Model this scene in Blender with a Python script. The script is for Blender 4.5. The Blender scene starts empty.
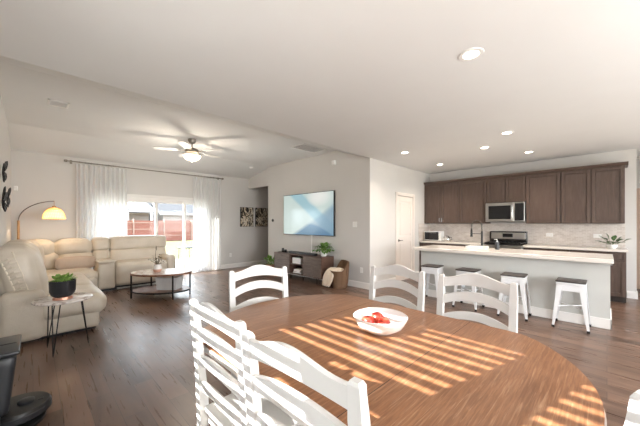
import bpy, bmesh, math, random
from mathutils import Vector, Matrix, noise
random.seed(7)
C = bpy.context.scene
COL = C.collection
R = math.radians

# ------------------------------------------------------------------ camera
cam_d = bpy.data.cameras.new('camera'); cam = bpy.data.objects.new('camera', cam_d); COL.objects.link(cam)
cam.location = (0, 0, 1.37); cam.rotation_euler = (R(90), 0, R(-45))
cam_d.sensor_width = 36; cam_d.lens = 36 * 287 / 640; cam_d.shift_y = 10.5 / 640; cam_d.clip_start = .02
C.camera = cam

# ------------------------------------------------------------------ world, sun, added fill lights, exposure
w = bpy.data.worlds.new('sky'); C.world = w; w.use_nodes = True
wn = w.node_tree.nodes; wl = w.node_tree.links; wn.clear()
wo = wn.new('ShaderNodeOutputWorld'); wb = wn.new('ShaderNodeBackground')
wg = wn.new('ShaderNodeTexCoord'); ws = wn.new('ShaderNodeSeparateXYZ'); wr = wn.new('ShaderNodeValToRGB')
wr.color_ramp.elements[0].position = .0; wr.color_ramp.elements[0].color = (.88, .94, 1, 1)
wr.color_ramp.elements[1].position = .7; wr.color_ramp.elements[1].color = (.78, .87, 1, 1)
wl.new(wg.outputs['Generated'], ws.inputs[0]); wl.new(ws.outputs['Z'], wr.inputs[0]); wl.new(wr.outputs[0], wb.inputs[0])
wb.inputs[1].default_value = 5.5; wl.new(wb.outputs[0], wo.inputs[0])

sd = bpy.data.lights.new('sun', 'SUN'); sd.energy = 68; sd.angle = R(.45); sd.color = (1, .95, .88)
so = bpy.data.objects.new('sun', sd); COL.objects.link(so)
so.rotation_euler = Vector((-1, .28, .585)).to_track_quat('Z', 'Y').to_euler(); so.location = (-4, 1, 6)

def area(name, loc, direction, sx, sy, power, color=(1, .97, .93)):
    d = bpy.data.lights.new(name, 'AREA'); d.shape = 'RECTANGLE'; d.size = sx; d.size_y = sy; d.energy = power; d.color = color
    o = bpy.data.objects.new(name, d); COL.objects.link(o); o.location = loc
    o.rotation_euler = Vector(direction).to_track_quat('-Z', 'Y').to_euler(); return o
area('back_fill_light', (2.1, -3.02, 1.3), (-.1, 1, .30), 3.0, 1.8, 165, (1, .97, .96))  # added fill from behind the camera, placed at an unseen window
area('back_fill_light', (6.2, -3.02, 1.3), (-.15, 1, -.05), 2.4, 1.8, 60, (1, .95, .92))  # second added fill, from the unseen kitchen side
C.view_settings.view_transform = 'Standard'; C.view_settings.look = 'None'; C.view_settings.gamma = 1
C.view_settings.use_curve_mapping = False
C.view_settings.exposure = 0.56
C.cycles.max_bounces = 10; C.cycles.diffuse_bounces = 6; C.cycles.transparent_max_bounces = 16
C.cycles.use_denoising = True; C.cycles.sample_clamp_indirect = 6; C.cycles.caustics_reflective = False; C.cycles.caustics_refractive = False

# ------------------------------------------------------------------ materials
def srgb(r, g, b):
    f = lambda c: (c / 255 / 12.92) if c / 255 <= .04045 else ((c / 255 + .055) / 1.055) ** 2.4
    return (f(r), f(g), f(b), 1)
class NT:
    def __init__(s, name):
        s.m = bpy.data.materials.new(name); s.m.use_nodes = True
        s.n = s.m.node_tree.nodes; s.l = s.m.node_tree.links; s.n.clear()
        s.out = s.n.new('ShaderNodeOutputMaterial')
    def node(s, t, **kw):
        x = s.n.new(t)
        for k, v in kw.items():
            if k.startswith('_'): setattr(x, k[1:], v)
            else: x.inputs[k.replace('__', ' ')].default_value = v
        return x
    def link(s, a, b): s.l.new(a, b)
    def bsdf(s, col=None, rough=.5, metal=0, spec=.5):
        b = s.n.new('ShaderNodeBsdfPrincipled')
        if col is not None: b.inputs['Base Color'].default_value = col
        b.inputs['Roughness'].default_value = rough; b.inputs['Metallic'].default_value = metal
        b.inputs['Specular IOR Level'].default_value = spec
        s.l.new(b.outputs[0], s.out.inputs[0]); s.b = b; return b
    def coord(s, scale=(1, 1, 1), rot=(0, 0, 0)):
        t = s.n.new('ShaderNodeTexCoord'); m = s.n.new('ShaderNodeMapping')
        m.inputs['Scale'].default_value = scale; m.inputs['Rotation'].default_value = rot
        s.l.new(t.outputs['Object'], m.inputs[0]); return m.outputs[0]
    def noise(s, vec, scale, detail=3, rough=.5, dist=0):
        x = s.n.new('ShaderNodeTexNoise'); x.inputs['Scale'].default_value = scale; x.inputs['Detail'].default_value = detail
        x.inputs['Roughness'].default_value = rough; x.inputs['Distortion'].default_value = dist
        s.l.new(vec, x.inputs['Vector']); return x.outputs['Fac']
    def ramp(s, fac, stops):
        x = s.n.new('ShaderNodeValToRGB'); e = x.color_ramp.elements
        while len(e) < len(stops): e.new(.5)
        for i, (p, c) in enumerate(stops): e[i].position = p; e[i].color = c
        s.l.new(fac, x.inputs[0]); return x.outputs[0]
    def mix(s, fac, a, b, mode='MIX'):
        x = s.n.new('ShaderNodeMix'); x.data_type = 'RGBA'; x.blend_type = mode
        for inp, v in ((x.inputs[0], fac), (x.inputs[6], a), (x.inputs[7], b)):
            if hasattr(v, 'links') or hasattr(v, 'is_linked'): s.l.new(v, inp)
            else: inp.default_value = v
        return x.outputs[2]
    def bump(s, h, strength=.3, dist=.01):
        x = s.n.new('ShaderNodeBump'); x.inputs['Strength'].default_value = strength; x.inputs['Distance'].default_value = dist
        s.l.new(h, x.inputs['Height']); s.l.new(x.outputs[0], s.b.inputs['Normal'])
    def col(s, c): s.l.new(c, s.b.inputs['Base Color'])

def simple(name, col, rough=.5, metal=0, spec=.5, var=.06, nscale=6, bump=0, bscale=80):
    t = NT(name); t.bsdf(col, rough, metal, spec); v = t.coord()
    f = t.noise(v, nscale, 3)
    d = tuple(c * (1 - var) for c in col[:3]) + (1,); u = tuple(min(1, c * (1 + var)) for c in col[:3]) + (1,)
    t.col(t.ramp(f, [(.3, d), (.7, u)]))
    if bump: t.bump(t.noise(v, bscale, 2), bump, .004)
    return t.m
def emit(name, col, strength):
    t = NT(name); e = t.node('ShaderNodeEmission'); e.inputs[0].default_value = col; e.inputs[1].default_value = strength
    t.link(e.outputs[0], t.out.inputs[0]); return t.m

M = {}
M['wall'] = simple('greige_wall_paint', srgb(211, 209, 206), .85, spec=.2, var=.012, nscale=2, bump=.05, bscale=120)
M['ceiling'] = simple('ceiling_paint', srgb(231, 232, 232), .9, spec=.15, var=.01, nscale=2, bump=.08, bscale=150)
M['trim'] = simple('white_trim_paint', srgb(236, 234, 231), .45, var=.01)
M['door'] = simple('white_door_paint', srgb(232, 224, 217), .45, var=.01)
M['warmdoor'] = simple('tan_door_paint', srgb(205, 178, 160), .5, var=.02)
def floor_mat():
    t = NT('brown_plank_floor'); t.bsdf(None, .3, spec=.5)
    v = t.coord(rot=(0, 0, R(90)))
    br = t.node('ShaderNodeTexBrick', _offset=.37, _offset_frequency=2); t.link(v, br.inputs['Vector'])
    br.inputs['Scale'].default_value = 1; br.inputs['Brick Width'].default_value = 1.2; br.inputs['Row Height'].default_value = .15
    br.inputs['Mortar Size'].default_value = .0016; br.inputs['Mortar Smooth'].default_value = .2; br.inputs['Bias'].default_value = 0
    br.inputs['Color1'].default_value = (0, 0, 0, 1); br.inputs['Color2'].default_value = (1, 1, 1, 1); br.inputs['Mortar'].default_value = (.5, .5, .5, 1)
    g = t.coord((26, 1.3, 1)); gn = t.noise(g, 1.6, 5, .5, .3)
    g2 = t.coord((5, .7, 1)); gb = t.noise(g2, 1.3, 4, .6, 1)
    base = t.ramp(br.outputs['Color'], [(0, srgb(84, 61, 50)), (.5, srgb(116, 89, 74)), (1, srgb(148, 118, 101))])
    gr = t.ramp(gn, [(.3, srgb(176, 171, 167)), (.5, srgb(190, 186, 182)), (.8, srgb(216, 213, 209))])
    c = t.mix(.75, base, gr, 'MULTIPLY')
    c = t.mix(t.ramp(gb, [(.35, (0, 0, 0, 1)), (.75, (.55, .55, .55, 1))]), c, srgb(140, 114, 98))
    c = t.mix(br.outputs['Fac'], c, srgb(52, 42, 37)); t.col(c)
    rr = t.ramp(gn, [(.2, (.24,) * 3 + (1,)), (.8, (.36,) * 3 + (1,))]); t.link(rr, t.b.inputs['Roughness'])
    t.bump(gn, .03, .002); return t.m
M['floor'] = floor_mat()
def wood(name, dark, mid, light, scale=(2, 18, 18), ns=2.2, rough=.45, dist=1.2, bump=.1, spec=.5):
    t = NT(name); t.bsdf(None, rough, spec=spec); v = t.coord(scale)
    f = t.noise(v, ns, 7, .6, dist); t.col(t.ramp(f, [(.28, dark), (.5, mid), (.72, light)])); t.bump(f, bump, .003); return t.m
def table_mat():
    t = NT('honey_oak_table_top'); t.bsdf(None, .28, spec=.5)
    v = t.coord((1.6, 7, 7)); f0 = t.noise(v, 2.0, 3, .5, 1.5)
    wv = t.node('ShaderNodeTexWave', _bands_direction='Y'); wv.inputs['Scale'].default_value = 14; wv.inputs['Distortion'].default_value = 6
    wv.inputs['Detail'].default_value = 3; wv.inputs['Detail Scale'].default_value = 1.1; t.link(t.coord((.25, 1, 1)), wv.inputs['Vector'])
    fine = t.noise(t.coord((5, 90, 60)), 2, 5, .6, .5)
    c = t.ramp(f0, [(.3, srgb(126, 83, 54)), (.55, srgb(145, 99, 66)), (.75, srgb(160, 114, 79))])
    c = t.mix(t.ramp(wv.outputs['Fac'], [(.55, (0, 0, 0, 1)), (1, (.18, .18, .18, 1))]), c, srgb(190, 146, 112))
    c = t.mix(t.ramp(fine, [(.42, (0, 0, 0, 1)), (.7, (.65, .65, .65, 1))]), c, srgb(104, 64, 40)); t.col(c)
    lt = t.noise(t.coord((3, 60, 40), rot=(0, 0, R(4))), 1.7, 4, .6, .8); t.col(t.mix(t.ramp(lt, [(.55, (0, 0, 0, 1)), (.75, (.5, .5, .5, 1))]), c, srgb(206, 168, 134)))
    t.bump(fine, .08, .002); return t.m
M['table'] = table_mat()
M['white_paint'] = simple('white_chair_paint', srgb(214, 212, 209), .32, var=.02, nscale=9)
M['cabinet'] = wood('brown_cabinet_wood', srgb(76, 61, 54), srgb(88, 72, 64), srgb(99, 83, 74), (16, 16, 1.6), 2.0, .4, .8, .05)
M['cabinet_dark'] = simple('toe_kick_brown', srgb(50, 41, 37), .6)
M['quartz'] = simple('white_quartz', srgb(226, 220, 213), .14, var=.012, nscale=14)
M['island'] = simple('island_grey_paint', srgb(196, 197, 193), .6, var=.01)
def splash():
    t = NT('mosaic_backsplash'); t.bsdf(None, .3)
    v = t.coord(rot=(0, R(90), 0)); mp = t.node('ShaderNodeCombineXYZ'); sp = t.node('ShaderNodeSeparateXYZ')
    tc = t.node('ShaderNodeTexCoord'); t.link(tc.outputs['Object'], sp.inputs[0]); t.link(sp.outputs['Y'], mp.inputs[0]); t.link(sp.outputs['Z'], mp.inputs[1])
    br = t.node('ShaderNodeTexBrick', _offset=.5); t.link(mp.outputs[0], br.inputs['Vector'])
    br.inputs['Scale'].default_value = 1; br.inputs['Brick Width'].default_value = .075; br.inputs['Row Height'].default_value = .03
    br.inputs['Mortar Size'].default_value = .0025
    br.inputs['Color1'].default_value = srgb(198, 188, 180); br.inputs['Color2'].default_value = srgb(218, 211, 205); br.inputs['Mortar'].default_value = srgb(226, 220, 214)
    n = t.noise(v, 9, 3); t.col(t.mix(t.ramp(n, [(.35, (0, 0, 0, 1)), (.75, (.35, .35, .35, 1))]), br.outputs['Color'], srgb(180, 170, 162)))
    return t.m
M['splash'] = splash()
M['steel'] = simple('brushed_steel', srgb(190, 188, 184), .28, 1, var=.05)
M['chrome'] = simple('chrome', srgb(210, 210, 208), .12, 1, var=.02)
M['nickel'] = simple('brushed_nickel', srgb(140, 134, 126), .35, 1, var=.05)
M['blackglass'] = simple('black_glass', srgb(24, 24, 26), .06, var=.05)
M['black'] = simple('black_plastic', srgb(30, 30, 32), .35, var=.1)
M['blackmetal'] = simple('black_metal', srgb(26, 24, 24), .4, .3, var=.1)
M['backing'] = simple('grey_duct_backing', srgb(205, 205, 205), .7)
M['greyplastic'] = simple('charcoal_plastic', srgb(46, 48, 52), .35, var=.06)
M['white_plastic'] = simple('white_plastic', srgb(240, 240, 238), .3, var=.01)
def leather():
    t = NT('cream_leather'); t.bsdf(None, .38, spec=.5); v = t.coord()
    n = t.noise(v, 3, 4); t.col(t.ramp(n, [(.3, srgb(198, 187, 170)), (.7, srgb(213, 203, 188))]))
    vo = t.node('ShaderNodeTexVoronoi'); vo.inputs['Scale'].default_value = 160; t.link(v, vo.inputs['Vector'])
    wr_ = t.noise(v, 11, 5, .6, 1.5); mx = t.mix(.25, wr_, vo.outputs['Distance']); t.bump(mx, .35, .012); return t.m
M['leather'] = leather()
M['piping'] = simple('leather_piping', srgb(226, 216, 198), .45, var=.03)
M['pillow'] = simple('taupe_pillow_fabric', srgb(184, 166, 150), .9, var=.06, bump=.4, bscale=220)
M['blanket'] = simple('cream_knit_throw', srgb(232, 216, 196), .95, var=.05, bump=.6, bscale=90)
M['marble'] = (lambda: (lambda t: (t.bsdf(None, .15), t.col(t.ramp(t.noise(t.coord(), 5, 7, .6, 2.2), [(.38, srgb(168, 154, 146)), (.5, srgb(226, 218, 212)), (.7, srgb(240, 236, 232))])), t.m)[2])(NT('pale_marble')))()
M['walnut'] = wood('walnut_veneer', srgb(70, 50, 42), srgb(96, 72, 61), srgb(118, 92, 79), (14, 1.5, 14), 2.2, .4)
M['greywood'] = wood('grey_brown_slat_wood', srgb(98, 84, 77), srgb(118, 104, 96), srgb(134, 120, 111), (14, 1.5, 14), 2.2, .5)
M['rustic'] = wood('rustic_shelf_wood', srgb(96, 60, 40), srgb(128, 84, 58), srgb(150, 104, 76), (3, 16, 16), 2.0, .4)
M['bamboo'] = wood('pale_lamp_wood', srgb(160, 116, 72), srgb(186, 140, 92), srgb(204, 160, 112), (20, 20, 2), 2, .5)
M['seatwood'] = wood('dark_stool_wood', srgb(46, 43, 42), srgb(64, 59, 57), srgb(82, 76, 73), (2, 16, 16), 2, .5)
M['stoolmetal'] = simple('white_powder_coat', srgb(226, 228, 230), .3, .0, var=.03)
M['terracotta'] = simple('pink_clay', srgb(206, 158, 138), .6, var=.05)
M['copper'] = simple('rose_copper', srgb(214, 158, 134), .35, .5, var=.05)
M['blackceramic'] = simple('black_ceramic', srgb(38, 38, 42), .3, var=.1)
M['whiteceramic'] = simple('white_ceramic', srgb(230, 228, 225), .18, var=.01)
M['soil'] = simple('dark_soil', srgb(54, 40, 30), .95, var=.2, nscale=40, bump=.5)
def leafm(name, a, b):
    t = NT(name); t.bsdf(None, .45); t.col(t.ramp(t.noise(t.coord(), 30, 3), [(.35, a), (.7, b)])); return t.m
M['leaf'] = leafm('green_leaf', srgb(70, 116, 44), srgb(128, 168, 74))
M['darkleaf'] = leafm('deep_green_leaf', srgb(34, 58, 30), srgb(84, 112, 56))
M['succulent'] = leafm('succulent_leaf', srgb(96, 140, 62), srgb(170, 196, 108))
M['dryleaf'] = leafm('dried_stem', srgb(92, 84, 68), srgb(140, 128, 104))
def wick():
    t = NT('wicker_weave'); t.bsdf(None, .7); v = t.coord()
    wv = t.node('ShaderNodeTexWave', _bands_direction='Z'); wv.inputs['Scale'].default_value = 22; wv.inputs['Distortion'].default_value = 1.5; t.link(v, wv.inputs['Vector'])
    t.col(t.ramp(wv.outputs['Fac'], [(.1, srgb(70, 48, 32)), (.6, srgb(132, 98, 72)), (1, srgb(172, 136, 104))])); t.bump(wv.outputs['Fac'], .7, .01); return t.m
M['wicker'] = wick()
def shade_mat():
    t = NT('rattan_shade'); a = t.node('ShaderNodeBsdfDiffuse'); a.inputs[0].default_value = srgb(236, 198, 140)
    b = t.node('ShaderNodeBsdfTranslucent'); b.inputs[0].default_value = srgb(255, 214, 150)
    f = t.noise(t.coord(), 60, 2); m = t.node('ShaderNodeMixShader')
    t.link(t.ramp(f, [(.3, (.45,) * 3 + (1,)), (.7, (.85,) * 3 + (1,))]), m.inputs[0]); t.link(a.outputs[0], m.inputs[1]); t.link(b.outputs[0], m.inputs[2]); t.link(m.outputs[0], t.out.inputs[0]); return t.m
M['shade'] = shade_mat()
def frost():
    t = NT('frosted_glass_bowl'); a = t.node('ShaderNodeEmission'); a.inputs[0].default_value = (1, .83, .62, 1); a.inputs[1].default_value = 3.2
    b = t.node('ShaderNodeBsdfGlossy'); b.inputs[1].default_value = .2; m = t.node('ShaderNodeMixShader'); m.inputs[0].default_value = .08
    t.link(a.outputs[0], m.inputs[1]); t.link(b.outputs[0], m.inputs[2]); t.link(m.outputs[0], t.out.inputs[0]); return t.m
M['frost'] = frost()
def sheer():
    t = NT('sheer_curtain_fabric')
    a = t.node('ShaderNodeBsdfDiffuse'); a.inputs[0].default_value = (.93, .93, .93, 1)
    b = t.node('ShaderNodeBsdfTranslucent'); b.inputs[0].default_value = (.8, .8, .8, 1)
    m = t.node('ShaderNodeMixShader'); m.inputs[0].default_value = .42; t.link(a.outputs[0], m.inputs[1]); t.link(b.outputs[0], m.inputs[2])
    tr = t.node('ShaderNodeBsdfTransparent'); m2 = t.node('ShaderNodeMixShader')
    f = t.noise(t.coord((60, 60, 3)), 2, 2); t.link(t.ramp(f, [(.3, (.82,) * 3 + (1,)), (.7, (.92,) * 3 + (1,))]), m2.inputs[0])
    t.link(tr.outputs[0], m2.inputs[1]); t.link(m.outputs[0], m2.inputs[2]); t.link(m2.outputs[0], t.out.inputs[0]); return t.m
M['sheer'] = sheer()
def glass(nm='window_glass', tint=(.95, .97, .97, 1)):
    t = NT(nm); tr = t.node('ShaderNodeBsdfTransparent'); tr.inputs[0].default_value = tint
    g = t.node('ShaderNodeBsdfGlossy'); g.inputs[1].default_value = .02; fr = t.node('ShaderNodeFresnel'); fr.inputs[0].default_value = 1.3
    n = t.noise(t.coord(), 3, 1); m = t.node('ShaderNodeMixShader'); mm = t.node('ShaderNodeMath', _operation='MULTIPLY'); mm.inputs[1].default_value = .6
    t.link(fr.outputs[0], mm.inputs[0]); t.link(mm.outputs[0], m.inputs[0]); t.link(tr.outputs[0], m.inputs[1]); t.link(g.outputs[0], m.inputs[2]); t.link(m.outputs[0], t.out.inputs[0]); return t.m
M['glass'] = glass(); M['dimming_glass'] = glass('light_dimming_glass', (.56, .57, .58, 1))  # second glass: unseen panes darkened to cut skylight on the near chairs
def tvscreen():
    t = NT('tv_picture'); tc = t.node('ShaderNodeTexCoord'); sp = t.node('ShaderNodeSeparateXYZ'); t.link(tc.outputs['Object'], sp.inputs[0])
    def mth(op, a, b=0.):
        x = t.node('ShaderNodeMath', _operation=op)
        for i, v in enumerate((a, b)):
            if isinstance(v, (int, float)): x.inputs[i].default_value = v
            else: t.link(v, x.inputs[i])
        return x.outputs[0]
    # u grows to the viewer's right (towards -y), v up; both about 0..1
    u = mth('ADD', mth('MULTIPLY', sp.outputs['Y'], -1 / 1.83), .5); v = mth('ADD', mth('MULTIPLY', sp.outputs['Z'], 1 / 1.03), .5)
    def soft(x, wd): 
        y = t.node('ShaderNodeMath', _operation='MULTIPLY', _use_clamp=True); t.link(x, y.inputs[0]); y.inputs[1].default_value = 1 / wd; return y.outputs[0]
    # big wave: v below a rising curve is blue
    c1 = mth('SUBTRACT', mth('MULTIPLY', mth('POWER', u, 1.1), .85), .12)
    m1 = mth('MULTIPLY', soft(mth('SUBTRACT', c1, v), .10), mth('ADD', .45, mth('MULTIPLY', soft(mth('SUBTRACT', mth('SUBTRACT', mth('MULTIPLY', mth('SINE', mth('MULTIPLY', u, 3.0)), .32), .02), v), .06), .55)))
    c2 = mth('ADD', mth('MULTIPLY', mth('POWER', u, 2.0), .9), -.05)
    m2 = soft(mth('SUBTRACT', c2, v), .25)
    c3 = mth('SUBTRACT', 1.35, mth('MULTIPLY', u, 1.25))
    m3 = soft(mth('SUBTRACT', mth('ABSOLUTE', mth('SUBTRACT', c3, v)), .12), .1)
    c = t.mix(m3, srgb(168, 206, 216), srgb(212, 228, 222))
    c = t.mix(mth('MULTIPLY', m2, .7), c, srgb(150, 182, 200))
    c = t.mix(m1, c, srgb(96, 138, 170))
    rr = mth('ADD', mth('POWER', mth('SUBTRACT', u, .74), 2.), mth('POWER', mth('SUBTRACT', v, .9), 2.))
    c = t.mix(soft(mth('SUBTRACT', .06, rr), .06), c, srgb(250, 250, 244))
    e = t.node('ShaderNodeEmission'); e.inputs[1].default_value = .6; t.link(c, e.inputs[0])
    g = t.node('ShaderNodeBsdfGlossy'); g.inputs[1].default_value = .15; m = t.node('ShaderNodeMixShader'); m.inputs[0].default_value = .08
    t.link(e.outputs[0], m.inputs[1]); t.link(g.outputs[0], m.inputs[2]); t.link(m.outputs[0], t.out.inputs[0]); return t.m
M['tv'] = tvscreen()
def art(name, s):
    t = NT(name); t.bsdf(None, .5); f = t.noise(t.coord((1.3, 1, .8), rot=(0, R(35), 0)), s, 4, .55, 1.6)
    t.col(t.ramp(f, [(.40, srgb(22, 20, 20)), (.47, srgb(60, 50, 42)), (.5, srgb(196, 180, 152)), (.56, srgb(232, 226, 214)), (.6, srgb(44, 38, 34)), (.7, srgb(18, 17, 18))])); return t.m
M['art_a'] = art('abstract_art_swirls', 4.2); M['art_b'] = art('abstract_art_marble', 5.3)
M['grass'] = simple('lawn_grass', srgb(76, 77, 56), .95, spec=.05, var=.2, nscale=3, bump=.6, bscale=40)
M['concrete'] = simple('patio_concrete', srgb(132, 130, 128), .9, var=.05)
M['fencewood'] = wood('red_cedar_fence', srgb(108, 62, 50), srgb(122, 73, 60), srgb(134, 84, 71), (6, 6, 1), 3, .8, .5)
M['fencerail'] = simple('pale_fence_post', srgb(140, 112, 100), .8)
M['roof'] = simple('grey_shingle_roof', srgb(62, 63, 66), .9, spec=.05, var=.12, nscale=6)
M['siding'] = simple('pale_house_siding', srgb(150, 144, 138), .9, var=.03)
M['housetrim'] = simple('white_house_trim', srgb(176, 176, 174), .7, spec=.1, var=.01)
M['apple'] = (lambda: (lambda t: (t.bsdf(None, .3), t.col(t.ramp(t.noise(t.coord(), 14, 3, .5, 1), [(.30, srgb(214, 110, 80)), (.5, srgb(192, 52, 38)), (.68, srgb(164, 30, 26))])), t.m)[2])(NT('red_peach_skin')))()
M['bulb'] = emit('warm_bulb', (1, .76, .5, 1), 9)
M['lens'] = emit('downlight_lens', (1, .88, .72, 1), 14)
M['book1'] = simple('pink_book_cloth', srgb(196, 156, 148), .8); M['book2'] = simple('grey_book_cloth', srgb(120, 108, 102), .8); M['book3'] = simple('cream_book_cloth', srgb(222, 212, 200), .8)

# ------------------------------------------------------------------ mesh helpers
class MB:
    def __init__(s): s.bm = bmesh.new()
    def _tx(s, vs, mat):
        if mat is not None: bmesh.ops.transform(s.bm, matrix=mat, verts=vs)
    def box(s, x0, x1, y0, y1, z0, z1, bev=0, seg=2, mat=None):
        r = bmesh.ops.create_cube(s.bm, size=1); vs = r['verts']
        bmesh.ops.transform(s.bm, verts=vs, matrix=Matrix.Translation(((x0 + x1) / 2, (y0 + y1) / 2, (z0 + z1) / 2)) @ Matrix.Diagonal((abs(x1 - x0), abs(y1 - y0), abs(z1 - z0), 1)))
        if bev:
            es = list({e for v in vs for e in v.link_edges})
            rb = bmesh.ops.bevel(s.bm, geom=es, offset=bev, segments=seg, profile=.5, affect='EDGES')
            vs = list({v for v in rb['verts']} | {v for v in vs if v.is_valid})
        s._tx(vs, mat); return s
    def prism(s, pts, z0, z1, bev=0, mat=None, seg=2):
        a = [s.bm.verts.new((p[0], p[1], z0)) for p in pts]; b = [s.bm.verts.new((p[0], p[1], z1)) for p in pts]
        n = len(pts); fs = [s.bm.faces.new(a[::-1]), s.bm.faces.new(b)]
        for i in range(n): fs.append(s.bm.faces.new((a[i], a[(i + 1) % n], b[(i + 1) % n], b[i])))
        vs = a + b
        if bev:
            es = list(fs[0].edges) + list(fs[1].edges)
            rb = bmesh.ops.bevel(s.bm, geom=es, offset=bev, segments=seg, profile=.5, affect='EDGES')
            vs = list(set(rb['verts']) | {v for v in vs if v.is_valid})
        s._tx(vs, mat); return s
    def lathe(s, prof, n=32, c=(0, 0, 0), mat=None, sx=1, sy=1, cap=True):
        rings = []; allv = []
        for r, z in prof:
            ring = [s.bm.verts.new((c[0] + max(r, 1e-5) * sx * math.cos(2 * math.pi * k / n), c[1] + max(r, 1e-5) * sy * math.sin(2 * math.pi * k / n), c[2] + z)) for k in range(n)]
            rings.append(ring); allv += ring
        for i in range(len(rings) - 1):
            for k in range(n): s.bm.faces.new((rings[i][k], rings[i][(k + 1) % n], rings[i + 1][(k + 1) % n], rings[i + 1][k]))
        if cap:
            s.bm.faces.new(rings[0][::-1]); s.bm.faces.new(rings[-1])
        s._tx(allv, mat); return s
    def tube(s, pts, r, n=8, mat=None):
        pts = [Vector(p) for p in pts]; rs = r if isinstance(r, (list, tuple)) else [r] * len(pts); rings = []; up = None; allv = []
        for i, p in enumerate(pts):
            t = (pts[min(i + 1, len(pts) - 1)] - pts[max(i - 1, 0)]).normalized()
            if up is None: up = Vector((0, 0, 1)) if abs(t.z) < .9 else Vector((1, 0, 0))
            a = (up - t * up.dot(t)).normalized(); up = a; b = t.cross(a)
            rings.append([s.bm.verts.new(p + (a * math.cos(2 * math.pi * k / n) + b * math.sin(2 * math.pi * k / n)) * rs[i]) for k in range(n)]); allv += rings[-1]
        for i in range(len(rings) - 1):
            for k in range(n): s.bm.faces.new((rings[i][k], rings[i][(k + 1) % n], rings[i + 1][(k + 1) % n], rings[i + 1][k]))
        s.bm.faces.new(rings[0][::-1]); s.bm.faces.new(rings[-1]); s._tx(allv, mat); return s
    def sweep(s, pts, secs, mat=None):
        """loft through explicit cross sections (lists of points)"""
        rings = [[s.bm.verts.new(p) for p in sec] for sec in secs]; n = len(rings[0])
        for i in range(len(rings) - 1):
            for k in range(n): s.bm.faces.new((rings[i][k], rings[i][(k + 1) % n], rings[i + 1][(k + 1) % n], rings[i + 1][k]))
        s.bm.faces.new(rings[0][::-1]); s.bm.faces.new(rings[-1]); s._tx([v for r in rings for v in r], mat); return s
    def soft(s, x0, x1, y0, y1, z0, z1, r=.06, puff=.03, n=10, mat=None, warp=None):
        """rounded, slightly inflated upholstery block"""
        hx, hy, hz = (x1 - x0) / 2, (y1 - y0) / 2, (z1 - z0) / 2; cx, cy, cz = (x0 + x1) / 2, (y0 + y1) / 2, (z0 + z1) / 2
        r = min(r, hx * .98, hy * .98, hz * .98)
        cache = {}; vs = []
        def vert(i, j, k):
            key = (i, j, k)
            if key in cache: return cache[key]
            def m(q, h):
                t = q / n * 2 - 1; e = r / h
                # more points near the rounded edge
                return math.copysign(1 - (1 - abs(t)) ** 1.5, t) * h
            p = Vector((m(i, hx), m(j, hy), m(k, hz)))
            inner = Vector((max(-hx + r, min(hx - r, p.x)), max(-hy + r, min(hy - r, p.y)), max(-hz + r, min(hz - r, p.z))))
            d = p - inner
            if d.length > 1e-9:
                # cube-to-sphere on the corner piece
                a = d / r; l = max(abs(a.x), abs(a.y), abs(a.z)); d = a.normalized() * l * r
            q = inner + d
            fx, fy, fz = 1 - (p.x / hx) ** 2, 1 - (p.y / hy) ** 2, 1 - (p.z / hz) ** 2
            if i in (0, n): q.x += math.copysign(puff * fy * fz, p.x)
            if j in (0, n): q.y += math.copysign(puff * fx * fz, p.y)
            if k in (0, n): q.z += math.copysign(puff * fx * fy, p.z)
            q = Vector((q.x + cx, q.y + cy, q.z + cz))
            if warp: q = warp(q)
            v = s.bm.verts.new(q); cache[key] = v; vs.append(v); return v
        for i in range(n):
            for j in range(n):
                for f in (0, n):
                    q = [vert(i, j, f), vert(i + 1, j, f), vert(i + 1, j + 1, f), vert(i, j + 1, f)]; s.bm.faces.new(q if f else q[::-1])
                    q = [vert(f, i, j), vert(f, i + 1, j), vert(f, i + 1, j + 1), vert(f, i, j + 1)]; s.bm.faces.new(q if f else q[::-1])
                    q = [vert(i, f, j), vert(i + 1, f, j), vert(i + 1, f, j + 1), vert(i, f, j + 1)]; s.bm.faces.new(q[::-1] if f else q)
        s._tx(vs, mat); return s
    def leaf(s, base, direction, length, width, bend=.2, up=Vector((0, 0, 1)), n=5):
        d = Vector(direction).normalized(); side = d.cross(up)
        if side.length < 1e-3: side = Vector((1, 0, 0))
        side.normalize(); nrm = side.cross(d).normalized(); L = []; Rr = []; Mi = []
        for i in range(n + 1):
            t = i / n; wd = width * math.sin(math.pi * min(1, t * .92 + .06)) ** .8 * .5
            c = Vector(base) + d * length * t - Vector((0, 0, 1)) * bend * length * t * t
            L.append(s.bm.verts.new(c + side * wd + nrm * wd * .3)); Rr.append(s.bm.verts.new(c - side * wd + nrm * wd * .3)); Mi.append(s.bm.verts.new(c))
        for i in range(n):
            s.bm.faces.new((L[i], L[i + 1], Mi[i + 1], Mi[i])); s.bm.faces.new((Mi[i], Mi[i + 1], Rr[i + 1], Rr[i]))
        return s
    def build(s, name, mat, parent=None, smooth=False, loc=None):
        bmesh.ops.recalc_face_normals(s.bm, faces=s.bm.faces)
        me = bpy.data.meshes.new(name)
        if smooth:
            for f in s.bm.faces: f.smooth = True
            for e in s.bm.edges:
                if len(e.link_faces) == 2 and e.calc_face_angle(0) > R(38): e.smooth = False
        s.bm.to_mesh(me); s.bm.free(); me.materials.append(M[mat] if isinstance(mat, str) else mat)
        o = bpy.data.objects.new(name, me); COL.objects.link(o)
        if parent is not None: o.parent = parent
        if loc is not None: o.location = loc
        return o
def tag(o, label, cat, group=None, kind=None):
    if label: o['label'] = label
    if cat: o['category'] = cat
    if group: o['group'] = group
    if kind: o['kind'] = kind
    return o
def thing(name, label, cat, loc=(0, 0, 0), rz=0, group=None):
    o = bpy.data.objects.new(name, None); o.empty_display_size = .1; COL.objects.link(o)
    o.location = loc; o.rotation_euler = (0, 0, rz); return tag(o, label, cat, group)
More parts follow.
